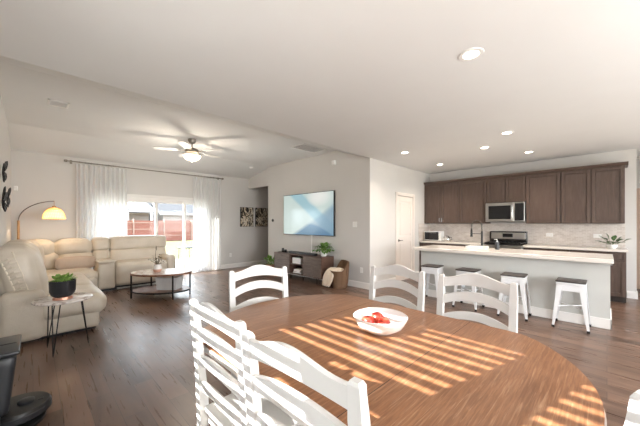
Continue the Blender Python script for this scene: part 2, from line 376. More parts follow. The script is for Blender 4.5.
def struct(name, mb, mat, parent=None, **kw):
    o = mb.build(name, mat, parent, **kw); o['kind'] = 'structure'; return o
def dup(o, loc=None, rz=None, label=None, parent=None):
    c = o.copy(); COL.objects.link(c)
    if parent is not None: c.parent = parent
    if loc is not None: c.location = loc
    if rz is not None: c.rotation_euler = (0, 0, rz)
    if label: c['label'] = label
    for ch in list(o.children): dup(ch, parent=c)
    return c
def T(x=0, y=0, z=0): return Matrix.Translation((x, y, z))
def RX(a): return Matrix.Rotation(R(a), 4, 'X')
def RY(a): return Matrix.Rotation(R(a), 4, 'Y')
def RZ(a): return Matrix.Rotation(R(a), 4, 'Z')
def arc(p0, p1, n, f): return [f(p0 + (p1 - p0) * i / n) for i in range(n + 1)]

# ------------------------------------------------------------------ SETTING
XL, YF, XT, YK, XK = -.30, 8.2, 4.93, 3.47, 7.75
ZK, ZV, ZF = 2.73, 3.04, 2.80
struct('floor', MB().box(-.45, 9.1, -3.2, 8.36, -.12, 0), 'floor')
prof = [(-3.2, ZK), (YK, ZK), (4.42, ZV), (7.0, ZV), (8.36, ZF - .03), (8.36, 3.2), (-3.2, 3.2)]
mb = MB(); a = [mb.bm.verts.new((-.45, y, z)) for y, z in prof]; b = [mb.bm.verts.new((9.1, y, z)) for y, z in prof]
mb.bm.faces.new(a); mb.bm.faces.new(b[::-1])
for i in range(len(prof)): mb.bm.faces.new((a[i], b[i], b[(i + 1) % len(prof)], a[(i + 1) % len(prof)]))
struct('ceiling', mb, 'ceiling')
def wall(name, axis, c0, c1, s0, s1, z1, holes=(), mat='wall', z0=0):
    """axis 'x': wall plane at constant x (c0..c1 thick), runs in y from s0 to s1"""
    mb = MB()
    cuts = sorted({s0, s1} | {h[0] for h in holes} | {h[1] for h in holes})
    for p, q in zip(cuts, cuts[1:]):
        hs = sorted([(h[2], h[3]) for h in holes if h[0] <= p + 1e-6 and h[1] >= q - 1e-6]); z = z0
        spans = []
        for a_, b_ in hs:
            if a_ > z: spans.append((z, a_))
            z = b_
        if z < z1: spans.append((z, z1))
        for a_, b_ in spans:
            if axis == 'x': mb.box(c0, c1, p, q, a_, b_)
            else: mb.box(p, q, c0, c1, a_, b_)
    bmesh.ops.remove_doubles(mb.bm, verts=mb.bm.verts, dist=1e-5)
    return struct(name, mb, mat)
W1 = (.80, 1.76, .80, 1.98); W2 = (-.62, .62, .80, 1.94)
wall('wall_left', 'x', -.45, XL, -3.2, 8.36, 3.1, [W1, W2])
wall('wall_far', 'y', YF, 8.36, XL, 6.7, 3.1, [(.86, 3.66, 0, 2.03)])
wall('wall_television', 'x', XT, 5.06, YK + .13, YF, 3.1, [(7.1, YF, -1, 2.49)], z0=0)
wall('wall_pantry', 'y', YK, YK + .13, XT, 7.9, 3.1, [(6.02, 6.78, 0, 2.03)])
wall('wall_kitchen', 'x', XK, 7.9, -.38, YK, 2.75)
wall('wall_kitchen_side', 'x', XK, 7.9, -3.2, -1.7, 2.75)
wall('wall_passage', 'x', 8.95, 9.1, -3.2, YK, 2.75, [(-1.3, -.50, 0, 2.03)])
wall('wall_passage_end', 'y', -1.85, -1.7, 7.9, 8.95, 2.75)
wall('wall_hall', 'x', 6.6, 6.75, YK + .13, YF, 3.1)
wall('wall_back', 'y', -3.2, -3.05, XL, 9.0, 2.75, [(.6, 3.6, .4, 2.25), (5.0, 7.4, .4, 2.25)])
def base_y(name, x, y0, y1, side):   # board on a wall of constant x; side -1: faces -x
    mb = MB(); p = [(0, 0), (.016, 0), (.016, .105), (.010, .125), (0, .13)]
    mb.prism([(q[0] * side, q[1]) for q in p], 0, y1 - y0, mat=T(x, y1, 0) @ RX(90)); return struct(name, mb, 'trim')
def base_x(name, y, x0, x1, side):
    mb = MB(); p = [(0, 0), (.016, 0), (.016, .105), (.010, .125), (0, .13)]
    mb.prism([(q[0] * side, q[1]) for q in p], 0, x1 - x0, mat=T(x0, y, 0) @ RZ(90) @ RX(90)); return struct(name, mb, 'trim')
base_y('baseboard_left', XL, 1.0, YF, 1)
base_x('baseboard_far', YF, XL, .80, -1); base_x('baseboard_far', YF, 3.72, 6.6, -1)
base_y('baseboard_television', XT, YK, 7.1, -1)
base_x('baseboard_pantry', YK, XT, 5.94, -1); base_x('baseboard_pantry', YK, 6.86, 7.1, -1)
base_y('baseboard_kitchen', XK, -.38, -.26, -1)
mb = MB().box(XK - .016, 7.9, -.396, -.38, 0, .13); struct('baseboard_kitchen_end', mb, 'trim')

# sliding door
y0 = YF + .02
dt = MB()
for x0_, x1_, z0_, z1_ in ((.86, .92, 0, 2.03), (3.60, 3.66, 0, 2.03), (.86, 3.66, 1.97, 2.03), (.86, 3.66, 0, .04)): dt.box(x0_, x1_, YF + .01, YF + .14, z0_, z1_, .004)
door1 = struct('door_1', dt, 'trim')
for i, (px0, px1, yy) in enumerate(((.92, 1.62, .09), (1.56, 2.28, .05), (2.24, 2.99, .09), (2.93, 3.60, .05))):
    mb = MB(); y_ = YF + yy
    for q in ((px0, px0 + .06, .04, 1.97), (px1 - .06, px1, .04, 1.97), (px0 + .06, px1 - .06, .04, .13), (px0 + .06, px1 - .06, 1.90, 1.97)): mb.box(q[0], q[1], y_ - .018, y_ + .018, q[2], q[3], .004)
    p = mb.build('sash', 'trim', door1); MB().box(px0 + .05, px1 - .05, y_ - .003, y_ + .003, .12, 1.91).build('glass_pane', 'glass', p)
MB().box(2.27, 2.285, YF + .0, YF + .03, .95, 1.15, .004).build('door_handle', 'nickel', door1)
struct('trim_1', MB().box(.80, 3.72, YF - .015, YF, 2.03, 2.085, .003), 'trim')
# windows with blinds on the left wall; plain ones added on the back wall for fill
def window_x(name, y0, y1, z0, z1):
    mb = MB()
    for q in ((y0, y0 + .03, z0, z1), (y1 - .03, y1, z0, z1), (y0, y1, z1 - .03, z1), (y0, y1, z0, z0 + .03)): mb.box(-.42, -.38, *q, .003)
    o = struct(name, mb, 'trim'); MB().box(-.403, -.397, y0 + .02, y1 - .02, z0 + .02, z1 - .02).build('glass_pane', 'dimming_glass', o)
    MB().box(-.45, XL + .03, y0 - .02, y1 + .02, z0 - .03, z0, .004).build('window_sill', 'trim', o)
    return o
window_x('window_1', *W1); window_x('window_2', *W2)
def blind(y0, y1, z0, z1, label):
    t = thing('window_blind', label, 'blind', (-.345, (y0 + y1) / 2, z1), 0, None); h = (y1 - y0) / 2 - .002
    MB().box(-.025, .025, -h, h, -.04, 0, .003).build('headrail', 'white_plastic', t)
    mb = MB(); z = -.05
    while z > (z0 - z1) + .05:
        mb.box(-.025, .025, -h, h, z - .0015, z + .0015); z -= .05
    mb.build('slats', 'white_plastic', t)
    MB().box(-.02, .02, -h, h, z0 - z1 + .01, z0 - z1 + .03, .003).build('bottom_rail', 'white_plastic', t)
    for yy in (-h * .7, h * .7): MB().tube([(-.027, yy, -.02), (-.027, yy, z0 - z1 + .02)], .0012, 5).build('cord', 'white_plastic', t)
blind(*W1, 'white slatted window blind beside the dining table, towards the living area')
blind(*W2, 'white slatted window blind at the dining table end behind the viewer')
def window_y(name, x0, x1, z0, z1):
    mb = MB()
    for q in ((x0, x0 + .05, z0, z1), (x1 - .05, x1, z0, z1), (x0, x1, z1 - .05, z1), (x0, x1, z0, z0 + .05), ((x0 + x1) / 2 - .03, (x0 + x1) / 2 + .03, z0, z1)):
        mb.box(q[0], q[1], -3.15, -3.10, q[2], q[3], .003)
    o = struct(name, mb, 'trim'); MB().box(x0 + .04, x1 - .04, -3.128, -3.122, z0 + .04, z1 - .04).build('glass_pane', 'glass', o)
window_y('added_window_3', .6, 3.6, .4, 2.25); window_y('added_window_4', 5.0, 7.4, .4, 2.25)  # unseen windows, put in as sources for the fill light

# panel doors
def panel_door(name, width, mat, origin, rz, knob_side, arched=True):
    """local: door in x 0..width, faces -y"""
    d = bpy.data.objects.new(name, None); COL.objects.link(d); d.location = origin; d.rotation_euler = (0, 0, rz); d['kind'] = 'structure'
    w_ = width; mb = MB()
    mb.box(.003, w_ - .003, .015, .035, .008, 2.022)
    for q in ((.003, .115, .008, 2.022), (w_ - .115, w_ - .003, .008, 2.022), (.115, w_ - .115, .008, .22), (.115, w_ - .115, .93, 1.07), (.115, w_ - .115, 1.90, 2.022)):
        mb.box(q[0], q[1], .0, .04, q[2], q[3], .003)
    for z0_, z1_ in ((.25, .90), (1.10, 1.87)): mb.box(.15, w_ - .15, .004, .02, z0_, z1_, .01, 2)
    mb.build('door_leaf', mat, d)
    mb = MB()
    for q in ((-.075, 0, 0, 2.105), (w_, w_ + .075, 0, 2.105), (0, w_, 2.03, 2.105)): mb.box(q[0], q[1], -.018, .0, q[2], q[3], .004)
    mb.build('door_casing', mat, d)
    hx = .07 if knob_side < 0 else w_ - .07; sgn = 1 if knob_side < 0 else -1
    mb = MB().lathe([(.03, 0), (.03, .008), (.012, .012), (.012, .045)], 20, mat=T(hx, 0, .97) @ RX(90))
    mb.box(hx - .008, hx + .11 * sgn, -.058, -.042, .962, .978, .004) if sgn > 0 else mb.box(hx - .11, hx + .008, -.058, -.042, .962, .978, .004)
    mb.build('door_handle', 'nickel', d, True)
    return d
panel_door('door_2', .76, 'door', (6.02, YK, 0), 0, -1)
panel_door('door_3', .80, 'warmdoor', (8.95, -.50, 0), R(-90), -1)

# ------------------------------------------------------------------ OUTSIDE
struct('ground', MB().box(-45, 60, -40, 75, -.5, -.22), 'grass')
struct('patio_slab', MB().box(-4, 9, 8.37, 12.2, -.22, -.06), 'concrete')
fy = 28.5
f = thing('board_fence', 'reddish brown wooden board fence across the back yard', 'fence', (0, fy, -.22))
for x0_, x1_, zt in ((-14, 11.4, 1.86), (11.4, 34, 1.96)):
    mb = MB(); x = x0_
    while x < x1_:
        mb.box(x + .004, x + .146, 0, .022, 0, zt + random.uniform(-.01, .01)); x += .15
    mb.build('fence_boards', 'fencewood', f)
for z in (.45, 1.05, 1.62): MB().box(-14, 34, -.05, 0, z, z + .09).build('fence_rail', 'fencerail', f)
for k in range(20): MB().box(-13.2 + 2.4 * k, -13.1 + 2.4 * k, -.10, -.0, 0, 1.95).build('fence_post', 'fencerail', f)
def gable_house(name, label, x0, x1, y0, y1, ze, zr, wing=None):
    t = thing(name, label, 'house', ((x0 + x1) / 2, (y0 + y1) / 2, -.22)); cx, cy = (x1 - x0) / 2, (y1 - y0) / 2
    MB().box(-cx, cx, -cy, cy, 0, ze).build('house_wall', 'siding', t)
    mb = MB(); o = .5; p = [(-cy - o, ze - .1), (0, zr), (cy + o, ze - .1), (cy + o, ze), (0, zr + .12), (-cy - o, ze)]
    p = [(-cy - o, ze - .05), (cy + o, ze - .05), (0, zr)]
    mb.prism([(q[0], q[1]) for q in p], -cx - o, cx + o, mat=Matrix(((0, 0, 1, 0), (1, 0, 0, 0), (0, 1, 0, 0), (0, 0, 0, 1)))); mb.build('roof', 'roof', t)
    MB().box(-cx - o, cx + o, -cy - o - .04, -cy - o, ze - .2, ze).build('eave_board', 'housetrim', t)
    if wing:
        wx0, wx1, wy, wz = wing
        wc = (wx0 + wx1) / 2; h = (wx1 - wx0) / 2
        mb = MB(); mb.prism([(wc - h - .3, ze - .1), (wc + h + .3, ze - .1), (wc, wz)], cy * .2, wy, mat=Matrix(((1, 0, 0, 0), (0, 0, -1, 0), (0, 1, 0, 0), (0, 0, 0, 1)))); mb.build('wing_roof', 'roof', t)
        mb = MB()
        for sg in (-1, 1):
            mb.prism([(wc + sg * (h + .35), ze - .3), (wc + sg * (h + .35), ze - .0), (wc, wz + .12), (wc, wz - .22)], wy, wy + .1, mat=Matrix(((1, 0, 0, 0), (0, 0, -1, 0), (0, 1, 0, 0), (0, 0, 0, 1))))
        mb.build('barge_board', 'housetrim', t)
        MB().prism([(wc - h, ze - .1), (wc + h, ze - .1), (wc, wz - .2)], wy + .01, wy + .05, mat=Matrix(((1, 0, 0, 0), (0, 0, -1, 0), (0, 1, 0, 0), (0, 0, 0, 1)))).build('gable_panel', 'housetrim', t)
        for sg in (-1, 1): MB().box(wc + sg * (h - .1) - .12, wc + sg * (h - .1) + .12, -wy - .0, -wy + .24, 0, ze - .05).build('porch_post', 'housetrim', t)
    MB().box(cx * .8, cx * .8 + .5, -cy * .45 - .3, -cy * .45, ze + (zr - ze) * .5, ze + (zr - ze) * .5 + .35, .02).build('roof_vent', 'greyplastic', t)
    return t
gable_house('neighbour_house', 'grey roofed neighbour house with white gabled porch, beyond the fence on the left', -4, 8.6, 34, 46, 2.75, 6.6, (3.7, 5.9, 9.0, 3.9))
gable_house('neighbour_house', 'long grey roofed neighbour house beyond the fence on the right', 9.7, 27, 33.0, 46, 2.7, 6.6)
t = thing('patio_table', 'small dark patio table on the slab outside the glass door', 'table', (3.85, 10.6, -.06))
MB().lathe([(.3, .56), (.31, .57), (.31, .59), (.3, .6)], 28).build('table_top', 'blackmetal', t, True)
for k in range(4):
    a_ = R(45 + 90 * k); MB().tube([(.24 * math.cos(a_), .24 * math.sin(a_), .57), (.28 * math.cos(a_), .28 * math.sin(a_), 0)], .012).build('leg', 'blackmetal', t)

# ------------------------------------------------------------------ CURTAINS
def curtain(x0, x1, label, seed):
    t = thing('sheer_curtain', label, 'curtain', ((x0 + x1) / 2, YF - .11, 0), 0, 'white curtains at the sliding door'); random.seed(seed)
    w_ = x1 - x0; n = 150; mb = MB(); rows = [2.66 - i * (2.65) / 14 for i in range(15)]; g = []
    ph = [random.uniform(-.6, .6) for _ in range(40)]
    for ri, z in enumerate(rows):
        row = []; dn = 1 - z / 2.66
        for i in range(n + 1):
            u = i / n; k = u * 13 * math.pi * 2 * (w_ / .9) / 1.25; j = int(u * 12)
            amp = .028 + .022 * dn
            y = amp * math.sin(k + ph[j % 40] * .3) + .012 * math.sin(k * .37 + seed + dn * 1.5)
            row.append(mb.bm.verts.new(((u - .5) * w_ * (1 + .04 * dn * math.sin(seed)), y, z)))
        g.append(row)
    for a_, b_ in zip(g, g[1:]):
        for i in range(n): mb.bm.faces.new((a_[i], a_[i + 1], b_[i + 1], b_[i]))
    mb.build('curtain_panel', 'sheer', t, True)
    mb = MB()
    for i in range(9):
        x = -w_ / 2 + w_ * (i + .5) / 9; mb.tube([(x, .018 * math.cos(q), 2.70 + .02 * math.sin(q)) for q in [2 * math.pi * j / 12 for j in range(13)]], .0025, 5)
    mb.build('curtain_rings', 'nickel', t, True)
curtain(.66, 1.58, 'sheer white curtain panel left of the glass door, behind the sofa', 3)
curtain(3.14, 3.94, 'sheer white curtain panel right of the glass door, reaching the floor', 8)
t = thing('curtain_rod', 'long brushed metal curtain rod above the sliding glass door', 'curtain rod', (2.24, YF - .11, 2.70))
MB().tube([(-1.72, 0, 0), (1.72, 0, 0)], .012, 12).build('rod', 'nickel', t, True)
for sx in (-1, 1):
    MB().lathe([(.014, 0), (.026, .01), (.026, .05), (.016, .06)], 16, mat=T(sx * 1.72, 0, 0) @ RY(90 * sx)).build('finial', 'nickel', t, True)
    MB().box(sx * 1.66 - .012, sx * 1.66 + .012, 0, .11, -.01, .01, .002).box(sx * 1.66 - .02, sx * 1.66 + .02, .10, .11, -.04, .04, .002).build('bracket', 'nickel', t)

# ------------------------------------------------------------------ CEILING FIXTURES
f = thing('ceiling_fan', 'brushed nickel ceiling fan with white blades and lit frosted glass bowl', 'ceiling fan', (2.235, 5.83, ZV))
MB().lathe([(.02, -.09), (.055, -.075), (.075, -.03), (.075, 0)], 28).build('canopy', 'nickel', f, True)
MB().tube([(0, 0, -.08), (0, 0, -.18)], .013, 12).build('downrod', 'nickel', f, True)
MB().lathe([(.04, -.17), (.10, -.19), (.125, -.215), (.125, -.26), (.09, -.29), (.07, -.295)], 32).build('motor_housing', 'nickel', f, True)
for k in range(5):
    a_ = -14 + 72 * k - 45
    m = RZ(a_) @ RX(7)
    arm = MB().box(.09, .24, -.018, .018, -.247, -.239, .003, mat=m).box(.2, .26, -.045, .045, -.247, -.241, .003, mat=m).build('blade_arm', 'nickel', f)
    pts = [(.22, -.05), (.3, -.062), (.6, -.068), (.655, -.055), (.67, 0), (.655, .055), (.6, .068), (.3, .062), (.22, .05)]
    MB().prism(pts, -.240, -.232, .002, mat=m).build('blade', 'white_paint', f)
MB().lathe([(.165, -.312), (.172, -.306), (.176, -.315), (.168, -.322), (.165, -.312)], 36, cap=False).build('bowl_ring', 'nickel', f, True)
MB().tube([(-.168, 0, -.312), (.168, 0, -.312)], .006).tube([(0, -.168, -.312), (0, .168, -.312)], .006).build('bowl_support', 'nickel', f, True)
MB().lathe([(.165, -.318), (.16, -.345), (.135, -.385), (.09, -.415), (.03, -.43), (.002, -.432)], 36, cap=False).build('glass_bowl', 'frost', f, True)
MB().lathe([(.012, -.43), (.016, -.44), (.008, -.455), (.002, -.462)], 16).build('finial', 'nickel', f, True)
pl = bpy.data.lights.new('fan_bulb', 'POINT'); pl.energy = 26; pl.color = (1, .88, .74); pl.shadow_soft_size = .12
po = bpy.data.objects.new('fan_bulb', pl); COL.objects.link(po); po.parent = f; po.location = (0, 0, -.52)
pl = bpy.data.lights.new('fan_uplight', 'POINT'); pl.energy = 3.5; pl.color = (1, .72, .5); pl.shadow_soft_size = .03
po = bpy.data.objects.new('fan_uplight', pl); COL.objects.link(po); po.parent = f; po.location = (.06, .06, -.345)

def downlight(x, y, label):
    t = thing('recessed_light', label, 'ceiling light', (x, y, ZK), 0, 'recessed ceiling lights')
    MB().lathe([(.058, .0), (.060, -.006), (.088, -.006), (.092, .0)], 32, cap=False).build('trim_ring', 'white_plastic', t, True)
    MB().lathe([(.001, -.002), (.058, -.002), (.058, -.001), (.001, -.001)], 32).build('lens', 'lens', t)
    d = bpy.data.lights.new('downlight_lamp', 'SPOT'); d.energy = 55; d.color = (1, .84, .68); d.spot_size = R(125); d.spot_blend = .8; d.shadow_soft_size = .05
    o = bpy.data.objects.new('downlight_lamp', d); COL.objects.link(o); o.parent = t; o.location = (0, 0, -.012); return t
downlight(2.49, .773, 'largest glowing recessed ceiling light, above the dining table')
downlight(5.02, 1.06, 'recessed ceiling light above the middle of the kitchen island, nearer of the right pair')
downlight(5.72, 1.55, 'recessed ceiling light between the two rows, above the island sink')
downlight(6.67, 1.05, 'recessed ceiling light in front of the microwave, nearest the tall right cabinets')
downlight(5.04, 2.74, 'recessed ceiling light above the left end of the island, left of all others')
downlight(6.62, 2.72, 'recessed ceiling light nearest the pantry corner and left upper cabinets')
def vent(name, label, x, y, sx, sy, rz=0, z=ZV):
    t = thing(name, label, 'vent', (x, y, z), rz); mb = MB(); b_ = .025
    for q in ((-sx / 2, sx / 2, -sy / 2, -sy / 2 + b_), (-sx / 2, sx / 2, sy / 2 - b_, sy / 2), (-sx / 2, -sx / 2 + b_, -sy / 2, sy / 2), (sx / 2 - b_, sx / 2, -sy / 2, sy / 2)): mb.box(q[0], q[1], q[2], q[3], -.012, 0, .002)
    mb.build('frame', 'white_plastic', t); MB().box(-sx / 2 + .01, sx / 2 - .01, -sy / 2 + .01, sy / 2 - .01, -.002, 0).build('backing', 'backing', t)
    mb = MB(); k = -sy / 2 + b_ + .008
    while k < sy / 2 - b_ - .005:
        mb.box(-sx / 2 + b_, sx / 2 - b_, -.006, .006, -.0008, .0008, mat=T(0, k, -.006) @ RX(35)); k += .0155
    mb.build('slats', 'white_plastic', t)
vent('ceiling_vent', 'small white slatted ceiling vent above the left sofa', .25, 5.40, .22, .25, 0)
vent('return_air_grille', 'large white air return grille on the ceiling near the television wall', 4.33, 4.67, .7, .42, 0)
t = thing('smoke_detector', 'small round white smoke detector on the sloped ceiling before the hallway', 'smoke detector', (4.45, 7.25, 2.995))
MB().lathe([(.065, .0), (.065, -.02), (.05, -.035), (.001, -.038)], 28).build('housing', 'white_plastic', t, True); MB().lathe([(.02, -.038), (.018, -.042), (.001, -.043)], 16).build('sensor_cap', 'trim', t, True)
t = thing('motion_sensor', 'white box shaped motion sensor high on the television wall', 'sensor', (XT, 4.45, 2.77), 0)
MB().box(-.06, 0, -.05, .05, -.055, .055, .012).build('housing', 'white_plastic', t); MB().box(-.064, -.05, -.035, .035, -.04, .0, .005).build('lens', 'trim', t)
t = thing('wall_sensor', 'small white sensor on the far wall above the arc lamp', 'sensor', (-.24, YF, 2.06))
MB().box(-.03, .03, -.03, 0, -.045, .045, .008).build('housing', 'white_plastic', t); MB().box(-.02, .02, -.034, -.02, .0, .03, .004).build('lens', 'trim', t)

def plate(name, label, cat, loc, rz, w_=.075, h=.118, sockets=True):
    t = thing(name, label, cat, loc, rz)   # faces -y locally
    MB().box(-w_ / 2, w_ / 2, -.006, 0, -h / 2, h / 2, .003).build('cover_plate', 'white_plastic', t)
    mb = MB(); n = max(1, round(w_ / .075)) if w_ > h else 1
    if w_ > h and sockets:
        mb.box(-.046, -.014, -.009, -.004, -.017, .017, .002); MB().box(.014, .046, -.009, -.004, -.017, .017, .002).build('socket', 'trim', t)
    else: mb.box(-.016, .016, -.009, -.004, -.033, .033, .002)
    mb.build('socket' if sockets else 'rocker', 'trim', t)
plate('wall_outlet', 'white outlet low on the far wall beside the right curtain', 'outlet', (4.30, YF, .40), 0)
plate('wall_outlet', 'white outlet low on the television wall beside the wicker basket', 'outlet', (XT, 3.68, .38), R(-90))
plate('light_switch', 'white light switch on the television wall right of the screen', 'switch', (XT, 3.86, 1.35), R(-90), .12, .12, False)
plate('wall_outlet', 'white double outlet on the tiled backsplash right of the range', 'outlet', (XK - .012, .86, 1.13), R(-90), .118, .075)
plate('wall_outlet', 'white double outlet on the tiled backsplash beside the leafy plant', 'outlet', (XK - .012, .13, 1.13), R(-90), .118, .075)
t = thing('thermostat', 'tiny dark round thermostat near the hallway end of the television wall', 'thermostat', (XT, 6.86, 1.46))
MB().lathe([(.04, 0), (.04, .018), (.035, .024)], 24, mat=RY(-90)).build('dial', 'black', t, True); MB().lathe([(.05, 0), (.05, .006)], 24, mat=RY(-90)).build('back_plate', 'steel', t, True)

# ------------------------------------------------------------------ KITCHEN
XC = 7.42     # upper fronts
def shaker(name, parent, y0, y1, z0, z1, x, mat='cabinet', st=.055):
    g = .006; mb = MB(); y0 += g; y1 -= g; z0 += g; z1 -= g
    mb.box(x + .012, x + .018, y0 + st + .007, y1 - st - .007, z0 + min(st, (z1 - z0) * .3) + .007, z1 - min(st, (z1 - z0) * .3) - .007)
    st_ = min(st, (z1 - z0) * .3)
    for q in ((y0, y0 + st, z0, z1), (y1 - st, y1, z0, z1), (y0 + st, y1 - st, z0, z0 + st_), (y0 + st, y1 - st, z1 - st_, z1)): mb.box(x, x + .019, q[0], q[1], q[2], q[3], .002, 1)
    return mb.build(name, mat, parent)
def pull(parent, x, y, z, vertical=True, L=.1):
    mb = MB()
    if vertical:
        mb.tube([(x - .028, y, z - L / 2), (x - .028, y, z + L / 2)], .005, 8)
        for s_ in (-1, 1): mb.tube([(x - .028, y, z + s_ * L * .38), (x, y, z + s_ * L * .38)], .004, 8)
    else:
        mb.tube([(x - .028, y - L / 2, z), (x - .028, y + L / 2, z)], .005, 8)
        for s_ in (-1, 1): mb.tube([(x - .028, y + s_ * L * .38, z), (x, y + s_ * L * .38, z)], .004, 8)
    mb.build('handle', 'chrome', parent, True)
def upper(label, y0, y1, z0, doors, handles=False, depth=.0):
    t = thing('upper_cabinet', label, 'cabinet', (XC, (y0 + y1) / 2, z0), 0, 'brown upper kitchen cabinets'); c = (y0 + y1) / 2
    MB().box(.034, XK - XC - .003, y0 - c + .001, y1 - c - .001, 0, 2.40 - z0).build('body', 'cabinet', t)
    n = doors; wd = (y1 - y0) / n
    for i in range(n):
        d = shaker('door', t, y0 - c + i * wd, y0 - c + (i + 1) * wd, 0, 2.40 - z0, 0)
        if handles: pull(d, 0, (-.03 if i == 0 else .03), .09)
upper('double door upper cabinet at the far left beside the pantry corner, two silver pulls', 2.578, 3.465, 1.37, 2, True)
upper('single door upper cabinet directly left of the microwave', 1.97, 2.576, 1.37, 1)
upper('short double door upper cabinet above the microwave', 1.226, 1.968, 1.84, 2)
upper('single door upper cabinet directly right of the microwave', .651, 1.224, 1.37, 1)
upper('double door upper cabinet at the far right end of the row', -.227, .649, 1.37, 2)
mb = MB().prism([(.0, 0), (.325, 0), (.325, .06), (-.045, .06), (-.03, .03), (.0, .012)], 0, 3.465 + .267, mat=T(XC - 0, 3.465, 2.40) @ RX(90))
tag(mb.build('crown_moulding', 'cabinet'), 'dark wood crown moulding running along the tops of the upper cabinets', 'moulding')
bs = thing('tiled_backsplash', 'beige mosaic tile backsplash between counter and upper cabinets', 'backsplash', (XK, 1.6, .92))
MB().box(-.011, -.001, -.238 - 1.6, 3.468 - 1.6, 0, .445).build('wall_tiles', 'splash', bs)
MB().box(7.1 - XK, -.012, 3.459 - 1.6, 3.469 - 1.6, 0, .445).build('side_tiles', 'splash', bs)
bs.location = (XK, 1.6, .921)
def basecab(label, y0, y1, n):
    t = thing('base_cabinet', label, 'cabinet', (7.14, (y0 + y1) / 2, 0), 0, 'brown base kitchen cabinets'); c = (y0 + y1) / 2
    MB().box(.02, XK - 7.14 - .003, y0 - c + .001, y1 - c - .001, .10, .88).build('body', 'cabinet', t)
    MB().box(.08, .5, y0 - c + .002, y1 - c - .002, 0, .10).build('toe_kick', 'cabinet_dark', t)
    wd = (y1 - y0) / n
    for i in range(n):
        a_, b_ = y0 - c + i * wd, y0 - c + (i + 1) * wd
        d = shaker('drawer', t, a_, b_, .72, .87, 0, st=.03); pull(d, 0, (a_ + b_) / 2, .80, False)
        d = shaker('door', t, a_, b_, .11, .71, 0); pull(d, 0, b_ - .05 if i == 0 else a_ + .05, .62)
basecab('base cabinet under the counter beside the pantry wall', 2.72, 3.465, 1)
basecab('base cabinet directly left of the range', 1.975, 2.718, 1)
basecab('base cabinet directly right of the range', .50, 1.222, 1)
basecab('base cabinet at the right end of the back counter', -.235, .498, 1)
tag(MB().box(7.11, XK - .001, 1.972, 3.467, .88, .92, .004).build('countertop', 'quartz'), 'white countertop along the back wall left of the range', 'countertop')
tag(MB().box(7.11, XK - .001, -.257, 1.225, .88, .92, .004).build('countertop', 'quartz'), 'white countertop along the back wall right of the range, under the plant', 'countertop')
# microwave
t = thing('over_range_microwave', 'stainless steel microwave mounted under the short cabinets above the range', 'microwave', (7.36, 1.60, 1.405)); 
MB().box(.0, .38, -.37, .37, 0, .425, .004).build('body', 'steel', t)
d = MB().box(-.02, .0, -.17, .37, .004, .42, .004).build('door', 'steel', t)
MB().box(-.023, -.018, -.12, .31, .06, .36, .003).build('window', 'blackglass', d)
MB().box(-.02, .0, -.37, -.175, .004, .42, .004).build('control_panel', 'steel', t)
MB().box(-.023, -.019, -.355, -.195, .03, .40, .002).build('display', 'blackglass', t)
MB().tube([(-.05, -.15, .05), (-.06, -.15, .1), (-.06, -.15, .32), (-.05, -.15, .37)], .011, 10).tube([(-.05, -.15, .37), (-.015, -.15, .37)], .009).tube([(-.05, -.15, .05), (-.015, -.15, .05)], .009).build('handle', 'chrome', d, True)
MB().box(-.01, .3, -.3, .3, -.008, 0).build('grille', 'black', t)
# range
t = thing('kitchen_range', 'stainless steel gas range with black cooktop below the microwave', 'range', (7.08, 1.60, 0))
MB().box(.03, .655, -.365, .365, .02, .905, .004).build('body', 'steel', t)
MB().box(.02, .60, -.365, .365, .905, .925, .004).build('cooktop', 'blackglass', t)
d = MB().box(-.0, .03, -.36, .36, .18, .76, .006).build('oven_door', 'steel', t); MB().box(-.004, .002, -.25, .25, .3, .6, .004).build('oven_window', 'blackglass', d)
MB().tube([(-.045, -.32, .72), (-.045, .32, .72)], .011, 10).tube([(-.045, -.3, .72), (0, -.3, .72)], .008).tube([(-.045, .3, .72), (0, .3, .72)], .008).build('oven_handle', 'chrome', d, True)
MB().box(.0, .03, -.36, .36, .78, .90, .006).build('knob_panel', 'steel', t)
for k in range(5): MB().lathe([(.022, 0), (.02, .03), (.001, .031)], 18, mat=T(0, -.28 + .14 * k, .84) @ RY(-90)).build('knob', 'chrome', t, True)
bg = MB().box(.575, .65, -.365, .365, .925, 1.19, .01).build('backguard', 'blackglass', t)
MB().box(.568, .578, -.33, .33, 1.02, 1.165, .004).build('backguard_panel', 'steel', bg); MB().box(.563, .57, -.10, .10, 1.06, 1.14, .003).build('display', 'blackglass', bg)
for cy in (-.18, .18):
    mb = MB()
    for k in range(5): mb.box(.06, .55, cy - .15 + .075 * k - .006, cy - .15 + .075 * k + .006, .945, .958)
    for xx in (.06, .30, .54): mb.box(xx - .006, xx + .006, cy - .156, cy + .156, .925, .958)
    mb.build('burner_grate', 'blackmetal', t)
# island
isl = thing('kitchen_island', 'long light grey kitchen island with white baseboard', 'kitchen island', (5.28, 1.25, 0))
MB().box(0, .70, -1.28, 1.28, 0, .862).build('body', 'island', isl)
MB().box(-.014, 0, -1.294, 1.28, 0, .13, .003).box(-.014, .70, -1.294, -1.28, 0, .13, .003).build('baseboard', 'trim', isl)
MB().box(-.02, 0, -1.30, 1.28, .83, .862, .004).box(-.02, .70, -1.30, -1.28, .83, .862, .004).build('top_moulding', 'island', isl)
for k in range(4): 
    d = shaker('cabinet_door', isl, -1.26 + .63 * k, -1.26 + .63 * (k + 1), .12, .85, 0); d.rotation_euler = (0, 0, R(180)); d.location = (.72, 0, 0)
slab = thing('island_countertop', 'thick white countertop slab on the kitchen island', 'countertop', (5.14, 1.27, .862))
MB().box(0, .92, -1.33, 1.35, 0, .055, .006, 3).build('stone_slab', 'quartz', slab)
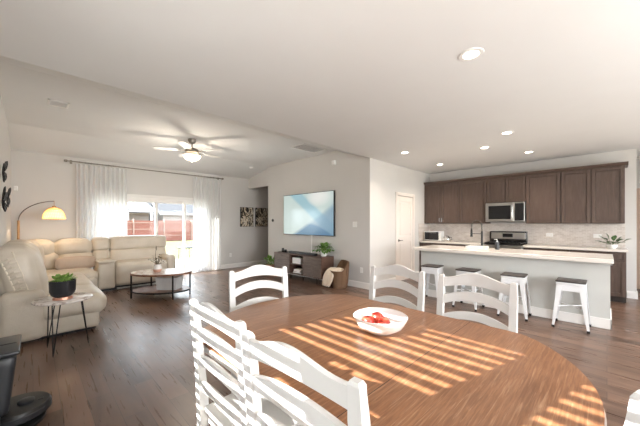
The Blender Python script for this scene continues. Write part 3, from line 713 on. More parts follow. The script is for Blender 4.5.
# dish basin, faucet, soap
t = thing('sink_basin', 'low white sink caddy on the island beside the faucet', 'basin', (5.74, 1.68, .917))
mb = MB()
for q in ((-.13, .13, -.16, -.145), (-.13, .13, .145, .16), (-.13, -.115, -.16, .16), (.115, .13, -.16, .16)): mb.box(q[0], q[1], q[2], q[3], .0, .042, .004)
mb.build('rim', 'white_plastic', t); MB().box(-.12, .12, -.15, .15, 0, .012).build('tray', 'white_plastic', t)
t = thing('spring_faucet', 'tall black spring neck faucet standing at the island sink', 'faucet', (5.94, 1.655, .917))
MB().lathe([(.03, 0), (.03, .01), (.02, .02), (.018, .30), (.012, .31)], 20).build('body', 'black', t, True)
pts = [(0, 0, .30)] + [(-.0 + 0, .09 - .09 * math.cos(q), .42 + .09 * math.sin(q)) for q in [math.pi * i / 14 for i in range(15)]] + [(0, .18, .36)]
MB().tube(pts, .008, 10).build('neck', 'nickel', t, True)
mb = MB(); q = 0; pr = []
L = [Vector(p) for p in pts]; tot = sum((b_ - a_).length for a_, b_ in zip(L, L[1:]))
def along(L, s_):
    for a_, b_ in zip(L, L[1:]):
        l_ = (b_ - a_).length
        if s_ <= l_: return a_ + (b_ - a_) * (s_ / l_), (b_ - a_).normalized()
        s_ -= l_
    return L[-1], (L[-1] - L[-2]).normalized()
for i in range(420):
    p, tg = along(L, tot * i / 420); a_ = Vector((1, 0, 0)); b_ = tg.cross(a_); th = i / 420 * 2 * math.pi * 34
    pr.append(p + (a_ * math.cos(th) + b_ * math.sin(th)) * .015)
MB().tube(pr, .0022, 5).build('spring', 'blackmetal', t, True)
MB().lathe([(.012, .36), (.018, .33), (.02, .24), (.024, .20), (.001, .199)], 18, c=(0, .18, 0)).build('spray_head', 'black', t, True)
MB().tube([(0, 0, .26), (0, .17, .26)], .006).tube([(0, .165, .26)] + [(.022 * math.sin(q), .18 - .022 * math.cos(q), .26) for q in [2 * math.pi * i / 12 for i in range(13)]], .004, 6).build('holder_arm', 'black', t, True)
MB().tube([(0, -.015, .07), (0, -.05, .08), (0, -.09, .11)], .006).build('lever', 'black', t, True)
t = thing('soap_dispenser', 'dark bottle soap dispenser with pale pump on the island', 'soap dispenser', (5.72, 1.355, .917))
MB().lathe([(.034, 0), (.036, .01), (.036, .11), (.03, .125), (.014, .13)], 24).build('bottle', 'greyplastic', t, True)
MB().lathe([(.015, .13), (.015, .145), (.006, .15), (.006, .175)], 16).tube([(0, 0, .178), (0, .045, .172)], .006).build('pump', 'white_plastic', t, True)
# counter things
t = thing('toaster_oven', 'small white toaster oven with dark glass front on the left back counter', 'toaster oven', (7.28, 3.19, .92))
MB().box(0, .26, -.21, .21, .012, .25, .012).build('body', 'white_plastic', t); MB().box(-.006, .002, -.165, .195, .03, .235, .004).build('glass_door', 'blackglass', t)
MB().tube([(-.03, -.12, .215), (-.03, .16, .215)], .006).build('handle', 'chrome', t, True)
for k in (.07, .13, .19): MB().lathe([(.012, 0), (.01, .015)], 14, mat=T(0, -.18, k) @ RY(-90)).build('knob', 'chrome', t, True)
for sx in (.03, .23):
    for sy in (-.18, .18): MB().box(sx - .01, sx + .01, sy - .01, sy + .01, 0, .014).build('foot', 'black', t)
t = thing('glass_kettle', 'small shiny kettle beside the toaster oven', 'kettle', (7.36, 2.84, .92))
MB().lathe([(.06, 0), (.07, .02), (.072, .07), (.05, .12), (.03, .14), (.001, .145)], 26).build('body', 'chrome', t, True)
MB().tube([(0, -.05, .11), (0, -.11, .10), (0, -.115, .05), (0, -.07, .03)], .007).build('handle', 'black', t, True); MB().tube([(0, .06, .06), (0, .095, .11)], [.014, .008]).build('spout', 'chrome', t, True)

def pot_plant(name, label, loc, pot_prof, pot_mat, leaf_mat, n, length, width, spread, up, seed, rim, stem=True, bend=.25):
    t = thing(name, label, 'plant', loc); random.seed(seed)
    MB().lathe(pot_prof, 32).build('pot', pot_mat, t, True)
    h = pot_prof[-1][1] if False else max(p[1] for p in pot_prof)
    MB().lathe([(.001, h - .018), (rim * .93, h - .018), (rim * .93, h - .012), (.001, h - .010)], 24).build('soil', 'soil', t)
    mb = MB(); sm = MB()
    for i in range(n):
        a_ = i * 2.399 + random.uniform(-.3, .3); el = random.uniform(up[0], up[1]); rr = rim * .6 * random.random()
        b0 = Vector((rr * math.cos(a_), rr * math.sin(a_), h - .012)); d = Vector((math.cos(a_) * math.cos(el), math.sin(a_) * math.cos(el), math.sin(el)))
        sl = spread * random.uniform(.4, 1)
        tip = b0 + d * sl; sm.tube([b0, b0 + d * sl * .5 + Vector((0, 0, .01)), tip], .0025, 5)
        mb.leaf(tip, d + Vector((random.uniform(-.3, .3), random.uniform(-.3, .3), -.1)), length * random.uniform(.7, 1.1), width * random.uniform(.7, 1.1), bend)
    mb.build('foliage', leaf_mat, t, True)
    if stem: sm.build('stems', leaf_mat, t)
    return t
pot_plant('potted_plant', 'dark leafy plant in a clear low bowl at right end of back counter', (7.42, -.06, .92), [(.05, 0), (.07, .02), (.08, .05), (.075, .07)], 'whiteceramic', 'darkleaf', 17, .13, .095, .16, (.3, 1.25), 4, .075)

# stools
def make_stool():
    t = thing('bar_stool', '', 'stool', (0, 0, 0), 0, 'white metal bar stools along the island')
    MB().box(-.152, .152, -.152, .152, .600, .622, .010, 3).build('seat', 'seatwood', t, True)
    MB().box(-.148, .148, -.148, .148, .565, .600, .012, 2).build('seat_rim', 'stoolmetal', t, True)
    for sx in (-1, 1):
        for sy in (-1, 1):
            secs = []
            for z, o, wd in ((.598, .137, .040), (.40, .153, .034), (.2, .170, .026), (.03, .184, .017)):
                cx, cy = sx * o, sy * o; th = .008
                L_ = [(cx, cy, z), (cx - sx * wd * 1.5, cy, z), (cx - sx * wd * 1.5, cy - sy * th, z), (cx - sx * th, cy - sy * th, z), (cx - sx * th, cy - sy * wd * 1.5, z), (cx, cy - sy * wd * 1.5, z)]
                secs.append(L_)
            l_ = MB().sweep(None, secs).build('leg', 'stoolmetal', t)
            MB().box(sx * .184 - sx * .028, sx * .188, sy * .184 - sy * .028, sy * .188, 0, .032, .004).build('rubber_foot', 'black', l_)
    for z, o in ((.28, .150),):
        mb = MB()
        mb.tube([(-o, -o, z), (o, o, z)], .006, 8).tube([(-o, o, z), (o, -o, z)], .006, 8); mb.build('cross_brace', 'stoolmetal', t, True)
    mb = MB()
    for k in range(4): mb.box(-.125, .125, .136, .140, .49, .565, .001, 1, mat=RZ(90 * k) )
    mb.build('side_plates', 'stoolmetal', t)
    return t
st = make_stool(); st.location = (5.055, .335, 0); st['label'] = 'white metal stool with dark seat, nearest the right end of the island'
dup(st, (5.055, .975, 0), R(2), 'white metal stool with dark seat, second from the right end of the island')
dup(st, (5.055, 1.61, 0), R(-2), 'white metal stool with dark seat behind the rightmost far dining chair, third from the right')
dup(st, (5.055, 2.21, 0), R(3), 'white metal stool with dark seat at the left end of the island')

# ------------------------------------------------------------------ TELEVISION WALL
t = thing('television', 'large wall mounted flat television showing pale blue abstract waves', 'television', (XT, 5.36, 1.605))
MB().box(-.055, -.012, -.935, .935, -.53, .53, .005).build('casing', 'black', t); MB().box(-.058, -.054, -.922, .922, -.517, .517).build('screen', 'tv', t)
MB().box(-.012, 0, -.3, .3, -.2, .2, .002).build('wall_mount', 'black', t)
tag(MB().box(XT - .014, XT, 5.20, 5.235, .62, 1.07, .003).build('cable_cover', 'white_plastic'), 'thin white cable cover running down the wall below the television', 'cable cover')
cn = thing('media_console', 'low brown media console with slatted doors and open shelves under the television', 'media console', (4.50, 5.33, 0))
MB().box(0, .40, -.88, .88, .60, .622, .003).box(0, .40, -.88, .88, .135, .155, .003).box(0, .40, -.88, -.86, .155, .60).box(0, .40, .86, .88, .155, .60).box(.385, .40, -.86, .86, .155, .60).box(.01, .39, -.265, -.245, .155, .60).box(.01, .39, .245, .265, .155, .60).build('carcass', 'walnut', cn)
MB().box(.02, .385, -.245, .245, .37, .385).build('shelf', 'walnut', cn)
for y0_, y1_ in ((-.86, -.262), (.262, .86)):
    mb = MB().box(.006, .018, y0_, y1_, .158, .598); k = .170
    while k < .59: mb.box(-.002, .008, y0_ + .004, y1_ - .004, k, k + .018, .002, 1); k += .024
    mb.build('door', 'greywood', cn)
for yy in (-.7, -.23, .23, .7):
    MB().tube([(.05, yy - .03, .135), (.03, yy, .0), (.05, yy + .03, .135)], .006, 6).build('leg', 'blackmetal', cn)
t = thing('soundbar', 'long black soundbar on top of the media console', 'soundbar', (4.62, 5.22, .622)); MB().box(-.045, .045, -.48, .48, 0, .055, .01).build('cabinet', 'black', t); MB().box(-.047, -.04, -.46, .46, .008, .047, .003).build('grille', 'greyplastic', t)
for y_, h, lb in ((6.04, .10, 'tall dark candle holder on the left end of the media console'), (5.93, .07, 'short dark candle holder beside a taller one on the media console')):
    t = thing('candle_holder', lb, 'candle holder', (4.66, y_, .622)); MB().lathe([(.03, 0), (.035, .01), (.032, h), (.026, h + .002), (.024, h - .02), (.001, h - .022)], 20).build('cup', 'black', t, True); MB().lathe([(.02, h - .04), (.02, h - .012), (.001, h - .010)], 16).build('candle', 'trim', t, True)
tag(MB().box(4.56, 4.80, 5.22, 5.54, .386, .53, .01).build('white_device', 'white_plastic'), 'white boxy device on the upper open shelf of the media console', 'device')
for k, (mn, a_, h) in enumerate((('book2', .30, .03), ('book1', .27, .035), ('book3', .25, .028))):
    z0 = .156 + sum((.03, .035, .028)[:k])
    t = thing('book', ('grey book at the bottom of the stack in the media console', 'pink book in the middle of the stack in the media console', 'cream book on top of the stack in the media console')[k], 'book', (4.66, 5.36, z0), R((3, -4, 6)[k]), 'books in the media console')
    MB().box(-.10, .10, -a_ / 2, a_ / 2, 0, .003).box(-.10, .10, -a_ / 2, a_ / 2, h - .003, h).box(.097, .10, -a_ / 2, a_ / 2, 0, h).build('cover', mn, t); MB().box(-.095, .096, -a_ / 2 + .004, a_ / 2 - .004, .003, h - .003).build('pages', 'trim', t)
pot_plant('potted_plant', 'bushy bright green plant in a white pot on the media console', (4.71, 4.59, .622), [(.06, 0), (.07, .02), (.08, .12), (.075, .13)], 'whiteceramic', 'leaf', 95, .10, .075, .17, (-.05, 1.45), 5, .08, bend=.4)
pot_plant('potted_plant', 'small leafy plant in a pink clay pot left of the media console', (4.62, 6.52, 0), [(.08, 0), (.10, .02), (.13, .22), (.12, .24)], 'terracotta', 'leaf', 40, .13, .07, .22, (.2, 1.4), 11, .12, bend=.3)

# basket + throw
t = thing('wicker_basket', 'tall backed wicker basket on the floor right of the media console', 'basket', (4.66, 4.09, 0), R(-30))
secs = []; n = 36
def ring(z, rx, ry, hb):
    o = []
    for k in range(n):
        a_ = 2 * math.pi * k / n; sq = (abs(math.cos(a_)) ** 3 + abs(math.sin(a_)) ** 3) ** (-1 / 3)
        b_ = max(0, math.cos(a_)) ; o.append((rx * math.cos(a_) * sq, ry * math.sin(a_) * sq, z + hb * min(.8, 1.5 * max(0, math.cos(a_) - .1))))
    return o
mb = MB(); mb.sweep(None, [ring(0, .15, .17, 0), ring(.02, .16, .18, 0), ring(.15, .18, .20, 0), ring(.30, .19, .225, .12), ring(.36, .195, .235, .24), ring(.362, .183, .222, .24), ring(.30, .178, .212, .12), ring(.15, .168, .188, 0), ring(.03, .148, .168, 0)])
mb.build('basket_body', 'wicker', t, True)
rp = [Vector(p) for p in ring(.361, .19, .229, .24)]; MB().tube(rp + [rp[0], rp[1]], .012, 8).build('rim', 'wicker', t, True)
mb = MB()
for k in range(0, n, 3):
    q = [ring(.02, .163, .183, 0)[k], ring(.15, .184, .204, 0)[k], ring(.30, .194, .229, .12)[k], ring(.355, .199, .239, .24)[k]]; mb.tube(q, .006, 6)
mb.build('weave_ribs', 'wicker', t, True)
bl = thing('throw_blanket', 'cream knitted throw spilling over the front of the wicker basket', 'blanket', (4.66, 4.09, 0), R(-8)); 
mb = MB(); g = []
path = [(.10, .34), (.05, .385), (-.05, .40), (-.13, .395), (-.20, .36), (-.235, .30), (-.25, .22), (-.262, .12), (-.275, .03)]
for i, (x, z) in enumerate(path):
    row = []
    for j in range(15):
        v = j / 14 - .5; row.append(mb.bm.verts.new((x - .012 * math.cos(j * 1.9 + i * .5) + abs(v) * .04, .05 + v * (.30 + .04 * math.sin(i * 1.3)) + (.05 if i > 4 else 0) * (i - 4) * .4, z + .015 * math.sin(j * 1.7 + i))))
    g.append(row)
for a_, b_ in zip(g, g[1:]):
    for j in range(14): mb.bm.faces.new((a_[j], a_[j + 1], b_[j + 1], b_[j]))
o = mb.build('throw_drape', 'blanket', bl, True); m_ = o.modifiers.new('s', 'SOLIDIFY'); m_.thickness = .022; m_.offset = 0; m_ = o.modifiers.new('b', 'SUBSURF'); m_.levels = m_.render_levels = 2
MB().soft(-.12, .12, -.15, .15, .20, .40, .08, .02, 8).build('folded_heap', 'blanket', bl, True)
# hallway pictures
for i, (x, lb, mt) in enumerate(((4.86, 'black and white abstract canvas nearer the curtain, on the far wall', 'art_a'), (5.41, 'black and gold abstract canvas deeper in the hallway opening', 'art_b'))):
    t = thing('wall_picture', lb, 'picture', (x, YF, 1.58), 0, 'abstract canvases in the hallway'); MB().box(-.235, .235, -.035, 0, -.31, .31, .003).build('canvas_frame', 'black', t); MB().box(-.228, .228, -.038, -.034, -.303, .303).build('canvas', mt, t)

# ------------------------------------------------------------------ SOFA (sectional)
sf = thing('sectional_sofa', 'large cream leather reclining sectional sofa in the corner', 'sofa', (0, 0, 0))
def part(name, mat, *a_, **k): return MB().soft(*a_, **k).build(name, mat, sf, True)
def lean_x(zp, k): return lambda q: Vector((q.x - k * max(0, q.z - zp), q.y, q.z))
def lean_y(zp, k): return lambda q: Vector((q.x, q.y + k * max(0, q.z - zp), q.z))
# left leg (back against left wall)
MB().soft(-.23, .62, 4.66, 7.0, .03, .34, .05, .015, 12).build('base', 'leather', sf, True)
part('seat', 'leather', .0, .69, 4.62, 5.52, .20, .47, r=.11, puff=.02, n=14)
part('seat', 'leather', .0, .69, 5.53, 7.02, .20, .46, r=.11, puff=.02, n=14)
part('end_panel', 'leather', -.26, .10, 4.60, 4.76, .04, .60, r=.06, puff=.01)
for y0_, y1_ in ((4.72, 5.52), (5.54, 6.34), (6.36, 7.12)):
    part('back_cushion', 'leather', -.22, .15, y0_, y1_, .42, 1.07, r=.12, puff=.04, n=16, warp=lean_x(.42, .20))
pA = [Vector(p) for p in ((-.03, 4.70, .50), (-.045, 4.692, .63), (-.085, 4.688, .80), (-.13, 4.70, .94), (-.165, 4.74, 1.05))]
pB = [Vector(p) for p in ((-.125, 4.70, .50), (-.14, 4.692, .60), (-.19, 4.69, .77), (-.235, 4.70, .90), (-.265, 4.74, 1.0))]
for p_ in (pA, pB): MB().tube(p_, .009, 8).build('piping', 'piping', sf, True)
mb = MB()
for k in range(9):
    u = .3 + k * .38; i = int(u); q0 = pA[i].lerp(pA[i + 1], u - i); q1 = pB[i].lerp(pB[i + 1], u - i); mb.tube([q0, (q0 + q1) / 2 + Vector((0, -.008, .008)), q1], [.01, .022, .01], 8)
mb.build('gusset_ribs', 'leather', sf, True)
# corner
MB().soft(-.23, .88, 6.9, 7.95, .03, .34, .05, .01, 10).build('base', 'leather', sf, True)
part('corner_seat', 'leather', .0, .885, 6.95, 7.72, .2, .475, r=.11, puff=.02, n=14)
part('seat', 'leather', .10, .885, 7.02, 7.10, .2, .45, r=.03, puff=.015)
part('back_cushion', 'leather', -.16, .36, 7.60, 7.88, .45, .80, r=.10, puff=.03, n=12, warp=lean_y(.45, .15))
part('back_cushion', 'leather', .36, .885, 7.60, 7.88, .45, .80, r=.10, puff=.03, n=12, warp=lean_y(.45, .15))
part('head_cushion', 'leather', -.22, .30, 7.63, 7.93, .72, 1.04, r=.11, puff=.03, n=12, warp=lean_y(.45, .08))
part('head_cushion', 'leather', .30, .885, 7.63, 7.93, .72, 1.04, r=.11, puff=.03, n=12, warp=lean_y(.45, .08))
part('corner_back', 'leather', -.23, .12, 7.05, 7.75, .42, 1.035, r=.13, puff=.03, n=12)
# console
MB().soft(.90, 1.185, 7.07, 7.75, .06, .60, .035, .01, 10).build('console', 'leather', sf, True)
part('console_lid', 'leather', .90, 1.185, 7.05, 7.55, .575, .625, r=.02, puff=.005)
part('back_cushion', 'leather', .90, 1.185, 7.60, 7.90, .55, .82, r=.07, puff=.02, n=12, warp=lean_y(.45, .15))
part('head_cushion', 'leather', .90, 1.185, 7.63, 7.95, .79, 1.06, r=.05, puff=.015, n=12, warp=lean_y(.45, .08))
# recliner
MB().soft(1.19, 2.18, 7.14, 7.92, .08, .40, .04, .01, 10).build('base', 'leather', sf, True)
part('footrest', 'leather', 1.20, 2.16, 7.05, 7.30, .09, .545, r=.07, puff=.012, n=14)
part('seat', 'leather', 1.20, 2.16, 7.20, 7.72, .30, .55, r=.09, puff=.02, n=14)
part('back_cushion', 'leather', 1.195, 2.31, 7.60, 7.92, .48, .82, r=.07, puff=.02, n=14, warp=lean_y(.45, .15))
part('head_cushion', 'leather', 1.195, 2.32, 7.62, 7.95, .78, 1.075, r=.06, puff=.02, n=14, warp=lean_y(.45, .08))
part('armrest', 'leather', 2.15, 2.38, 7.12, 7.66, .06, .64, r=.09, puff=.015, n=12)
MB().box(-.2, .58, 4.74, 6.9, 0, .05).box(-.2, 2.35, 7.2, 7.85, 0, .09).build('plinth', 'black', sf)
tag(MB().box(1.22, 2.1, 7.10, 7.16, .02, .05, .01).build('recliner_rail', 'steel', sf), None, None)
pw = thing('lumbar_pillow', 'long taupe lumbar pillow lying on the corner seat of the sofa', 'pillow', (.60, 7.40, .485), R(0))
MB().soft(-.29, .29, -.05, .05, .0, .22, .03, .03, 12, mat=RX(-18)).build('pillow_cover', 'pillow', pw, True)
MB().tube([(-.29, 0, .01), (.29, 0, .01)], .004, mat=RX(-18)).build('seam', 'piping', pw)

# side table + plant
t = thing('round_side_table', 'small round marble side table on thin black hairpin legs before the sofa', 'side table', (.235, 4.18, 0))
MB().lathe([(.001, .538), (.242, .538), (.25, .545), (.25, .556), (.242, .562), (.001, .562)], 48).build('table_top', 'marble', t, True)
for k in range(3):
    a_ = R(5 + 120 * k); r1, r2 = .15, .215; c_, s_ = math.cos(a_), math.sin(a_)
    p0 = Vector((r1 * c_ - .035 * s_, r1 * s_ + .035 * c_, .538)); p2 = Vector((r1 * c_ + .035 * s_, r1 * s_ - .035 * c_, .538)); p1 = Vector((r2 * c_, r2 * s_, .006))
    MB().tube([p0, p0.lerp(p1, .96), p1, p2.lerp(p1, .96), p2], .0055, 8).build('hairpin_leg', 'blackmetal', t, True)
    
t2 = pot_plant('potted_succulent', 'green succulent in a black bowl with copper base on side table', (.225, 4.12, .562), [(.055, .0), (.06, .025), (.095, .05), (.108, .09), (.112, .20), (.102, .20), (.10, .185)], 'blackceramic', 'succulent', 70, .055, .035, .05, (.2, 1.4), 6, .10, bend=.1)
MB().lathe([(.07, 0), (.085, .004), (.08, .028), (.062, .03)], 28).build('copper_base', 'copper', t2, True)

# arc lamp
t = thing('arc_floor_lamp', 'arched floor lamp with a glowing woven dome shade, behind the sofa corner', 'floor lamp', (-.20, 8.08, 0))
MB().lathe([(.001, 0), (.09, 0), (.09, .02), (.02, .03), (.001, .03)], 32).build('base', 'blackmetal', t, True)
MB().tube([(0, 0, .03), (0, 0, 1.43)], .019, 12).build('wood_pole', 'bamboo', t, True)
end = Vector((.485, -.62)); pts = []
for i in range(15):
    q = math.pi / 2 * i / 14; pts.append((end.x * (1 - math.cos(q)), end.y * (1 - math.cos(q)), 1.42 + .375 * math.sin(q)))
MB().tube(pts, .008, 10).build('arc_arm', 'nickel', t, True)
ex, ey = end.x, end.y
MB().tube([(ex, ey, 1.795), (ex, ey, 1.70)], .004, 8).lathe([(.02, 1.665), (.03, 1.675), (.03, 1.70), (.01, 1.71)], 16, c=(ex, ey, 0)).build('hanger', 'bamboo', t, True)
sp_ = [(.168, 1.455), (.168, 1.475), (.158, 1.53), (.136, 1.59), (.10, 1.64), (.055, 1.672), (.03, 1.68)]
sh = MB().lathe([(r * .985, z) for r, z in sp_], 48, c=(ex, ey, 0), cap=False).build('lamp_shade', 'shade', t, True)
mb = MB()
for k in range(30):
    a_ = 2 * math.pi * k / 30; mb.tube([(ex + r * math.cos(a_ + j * .06), ey + r * math.sin(a_ + j * .06), z) for j, (r, z) in enumerate(sp_)], .0028, 5)
for r, z in sp_[:6]: mb.tube([(ex + r * math.cos(q), ey + r * math.sin(q), z) for q in [2 * math.pi * j / 40 for j in range(41)]], .0035, 5)
mb.build('woven_ribs', 'bamboo', sh, True)
MB().lathe([(.001, 1.52), (.03, 1.53), (.038, 1.56), (.03, 1.59), (.014, 1.62), (.014, 1.665)], 20, c=(ex, ey, 0)).build('bulb', 'bulb', t, True)
pl = bpy.data.lights.new('lamp_glow', 'POINT'); pl.energy = 7; pl.color = (1, .76, .5); pl.shadow_soft_size = .05
po = bpy.data.objects.new('lamp_glow', pl); COL.objects.link(po); po.parent = t; po.location = (ex, ey, 1.50)

# wall art (butterflies)
def butterfly(label, y, z, s_, tilt, seed):
    t = thing('metal_butterfly', label, 'wall art', (XL, y, z), 0, 'dark metal butterflies on the left wall'); random.seed(seed)
    up_ = [(0, .02), (.06, .14), (.16, .24), (.25, .25), (.26, .17), (.20, .08), (.10, .02), (0, -.02)]
    lo_ = [(0, .0), (.10, .0), (.18, -.04), (.20, -.13), (.14, -.20), (.08, -.17), (.03, -.08), (0, -.03)]
    for sg, a1 in ((1, 16), (-1, 12)):
        w_ = MB()
        for o_ in (up_, lo_):
            pts = [(p[0] * s_, p[1] * s_) for p in o_]
            L_ = [Vector((p[0], p[1], 0)) for p in pts]
            mt = T(.02, 0, 0) @ RX(tilt) @ Matrix(((0, 0, 1, 0), (sg, 0, 0, 0), (0, 1, 0, 0), (0, 0, 0, 1))) @ RY(-a1 if True else a1)
            w_.tube(L_ + [L_[0]], .009 * s_ / .9, 6, mat=mt)
            for k in (2, 3, 4, 5): w_.tube([L_[0] * .9, L_[k]], .006, 5, mat=mt)
            w_.prism(pts, -.002, .002, mat=mt)
        w_.build('wing', 'blackmetal', t)
    MB().tube([Vector((.025, 0, -.09 * s_)), Vector((.03, 0, .0)), Vector((.025, 0, .06 * s_))], [.006, .014, .008], 8, mat=RX(tilt)).build('body', 'blackmetal', t, True)
butterfly('upper dark metal butterfly ornament on the left wall', 5.55, 2.03, .55, 15, 1)
butterfly('lower near dark metal butterfly ornament on the left wall', 5.5, 1.66, .6, -12, 2)
butterfly('lower far dark metal butterfly ornament on the left wall, nearest the corner', 6.35, 1.74, .55, 20, 3)

# coffee table
t = thing('oval_coffee_table', 'oval coffee table with marble look top, wood shelf and black metal frame', 'coffee table', (1.71, 5.93, 0), R(-45))
def ell(a_, b_, n=56): return [(a_ * math.cos(2 * math.pi * k / n), b_ * math.sin(2 * math.pi * k / n)) for k in range(n)]
MB().prism(ell(.525, .36), .452, .468, .004).build('table_top', 'marble', t, True)
def ring_tube(a_, b_, z, hh):
    p = ell(a_, b_); q = ell(a_ - .012, b_ - .012); mb = MB(); secs = [[(p[k][0], p[k][1], z), (p[k][0], p[k][1], z + hh), (q[k][0], q[k][1], z + hh), (q[k][0], q[k][1], z)] for k in range(len(p))]
    rings = [[mb.bm.verts.new(v) for v in sec] for sec in secs]; n_ = len(rings)
    for i in range(n_):
        for k in range(4): mb.bm.faces.new((rings[i][k], rings[i][(k + 1) % 4], rings[(i + 1) % n_][(k + 1) % 4], rings[(i + 1) % n_][k]))
    return mb
ring_tube(.538, .373, .432, .03).build('top_frame', 'rustic', t); ring_tube(.515, .355, .115, .025).build('shelf_frame', 'blackmetal', t)
MB().prism(ell(.505, .345), .12, .138, .003).build('shelf', 'rustic', t, True)
for a_ in (207, 312, 27, 132):
    c_, s_ = .52 * math.cos(R(a_)), .357 * math.sin(R(a_)); MB().box(c_ - .011, c_ + .011, s_ - .011, s_ + .011, 0, .45, .002).build('leg', 'blackmetal', t)
t = thing('storage_bin', 'pale grey fabric bin on the lower shelf of the coffee table', 'storage bin', (1.83, 5.85, .138), R(-45))
secs = [[(sx * (.17 + k * .03), sy * (.12 + k * .02), z) for sx, sy in ((-1, -1), (1, -1), (1, 1), (-1, 1))] for k, z in ((0, 0), (1, .23))]
secs += [[(sx * .19, sy * .13, .23) for sx, sy in ((-1, -1), (1, -1), (1, 1), (-1, 1))], [(sx * .162, sy * .112, .02) for sx, sy in ((-1, -1), (1, -1), (1, 1), (-1, 1))]]
MB().sweep(None, secs).build('bin_body', simple('pale_grey_canvas', srgb(206, 206, 206), .9, bump=.4, bscale=200), t)
MB().soft(-.18, .18, -.12, .12, .10, .21, .05, .01, 6).build('folded_cloth', 'blanket', t, True)
t = thing('dried_plant_vase', 'pink and white vase with dark wispy dried stems on coffee table', 'vase', (1.64, 5.93, .468))
MB().lathe([(.05, 0), (.06, .01), (.075, .05), (.072, .09), (.055, .13), (.058, .145), (.05, .145), (.046, .12)], 28).build('vase_body', 'terracotta', t, True)
MB().lathe([(.0755, .055), (.0735, .09), (.057, .13), (.0595, .146), (.058, .146)], 28, cap=False).build('white_glaze', 'whiteceramic', t, True)
random.seed(21); mb = MB(); lf = MB()
for k in range(26):
    a_ = k * 2.4; el = random.uniform(.5, 1.4); L0 = random.uniform(.10, .2); d = Vector((math.cos(a_) * math.cos(el), math.sin(a_) * math.cos(el), math.sin(el))); b0 = Vector((0, 0, .12))
    mb.tube([b0, b0 + d * L0 * .6, b0 + d * L0 + Vector((0, 0, -.02))], .003, 5); lf.leaf(b0 + d * L0, d, .07, .03, .8)
mb.tube([(0, 0, .12), (-.03, .02, .28), (-.02, .0, .46)], .0035, 5); lf.leaf((-.02, 0, .40), (0, 0, 1), .09, .025, 0)
mb.build('stems', 'dryleaf', t); lf.build('dried_leaves', 'dryleaf', t, True)

# robot vacuum + dock
t = thing('vacuum_dock', 'tall dark grey robot vacuum dock at the left wall', 'vacuum dock', (-.17, 2.90, 0))
MB().soft(-.12, .06, -.20, .20, .14, .52, .03, .0, 8, warp=lambda q: Vector((q.x + .10 * max(0, q.z - .14) * (1 if q.x > 0 else 0), q.y, q.z))).build('tower', 'greyplastic', t, True)
MB().box(-.125, .11, -.205, .205, .52, .545, .01, 3).build('lid', 'greyplastic', t, True); MB().box(-.10, .09, -.01, .01, .546, .549, .001).build('lid_seam', 'black', t)
MB().box(-.12, .02, -.19, .19, 0, .15, .01).build('base_column', 'black', t)
pts = [(.0 - .1, -.2), (.12, -.2)] + [(.12 + .12 * math.sin(q), -.2 * math.cos(q)) for q in [math.pi * i / 16 for i in range(1, 16)]] + [(.12, .2), (-.1, .2)]
MB().prism(pts, .002, .022, .006).build('floor_tray', 'black', t, True)
t = thing('robot_vacuum', 'round black robot vacuum docked on its floor tray', 'robot vacuum', (-.075, 2.92, .022))
MB().lathe([(.001, .008), (.155, .008), (.168, .02), (.17, .065), (.162, .078), (.001, .080)], 48).build('body', 'black', t, True)
MB().lathe([(.172, .02), (.176, .024), (.176, .055), (.172, .06)], 48, cap=False).build('bumper', 'greyplastic', t, True)
MB().lathe([(.045, .078), (.045, .094), (.035, .10), (.001, .10)], 28, c=(.04, 0, 0)).build('sensor_turret', 'greyplastic', t, True)
MB().box(.10, .13, -.03, .0, .079, .084, .003).build('button', 'greyplastic', t)

# ------------------------------------------------------------------ DINING TABLE
cx, cy = 1.27, .95
def outline(hw, hl, Rr, n=40):
    """straight long sides (x=+-hw), arched ends of radius Rr"""
    pts = []; xm = hw
    cyr = hl - Rr; th = math.asin(min(1, xm / Rr)) * .93
    e = []
    for i in range(n + 1):
        q = th - 2 * th * i / n; e.append((Rr * math.sin(q), cyr + Rr * math.cos(q)))
    ys = e[0][1]; k = (xm - e[0][0])
    left = [( -xm, ys - .12 * 1), ( -xm, -(ys - .12))]
    # soften the corner with a quadratic blend
    def blend(p0, p1, p2, m=6): return [((1 - t_) ** 2 * p0[0] + 2 * t_ * (1 - t_) * p1[0] + t_ * t_ * p2[0], (1 - t_) ** 2 * p0[1] + 2 * t_ * (1 - t_) * p1[1] + t_ * t_ * p2[1]) for t_ in [i / m for i in range(m + 1)]]
    cr = blend((xm, ys - .16), (xm, ys - .05), e[0])
    top = cr[:-1] + e[:-1] + [(-x, y) for x, y in cr[::-1]]
    return top + [(-x, -y) for x, y in top]
tb = thing('dining_table', 'large oval dining table with honey brown top and white painted edge', 'dining table', (cx, cy, 0))
MB().prism(outline(.645, .945, .80), .738, .76, .006, seg=3).build('table_top', 'table', tb, True)
MB().prism(outline(.65, .95, .80), .712, .7385, .008, seg=3).build('edge_moulding', 'white_paint', tb, True)
MB().prism(outline(.56, .85, .70), .635, .712).build('apron', 'white_paint', tb, True)
mb = MB()
for yy in (-.35, .35): MB().box(-.642, .642, yy - .0012, yy + .0012, .7598, .7604).build('leaf_seam', 'cabinet_dark', tb)
MB().lathe([(.15, .06), (.16, .1), (.09, .16), (.07, .25), (.11, .38), (.12, .45), (.08, .52), (.09, .58), (.16, .635)], 32).build('pedestal', 'white_paint', tb, True)
for k in range(4):
    m = RZ(45 + 90 * k); MB().prism([(.06, .05), (.30, .0), (.42, .0), (.42, .05), (.30, .08), (.12, .20), (.06, .22)], -.04, .04, .006, mat=m @ RX(90)).build('foot', 'white_paint', tb)

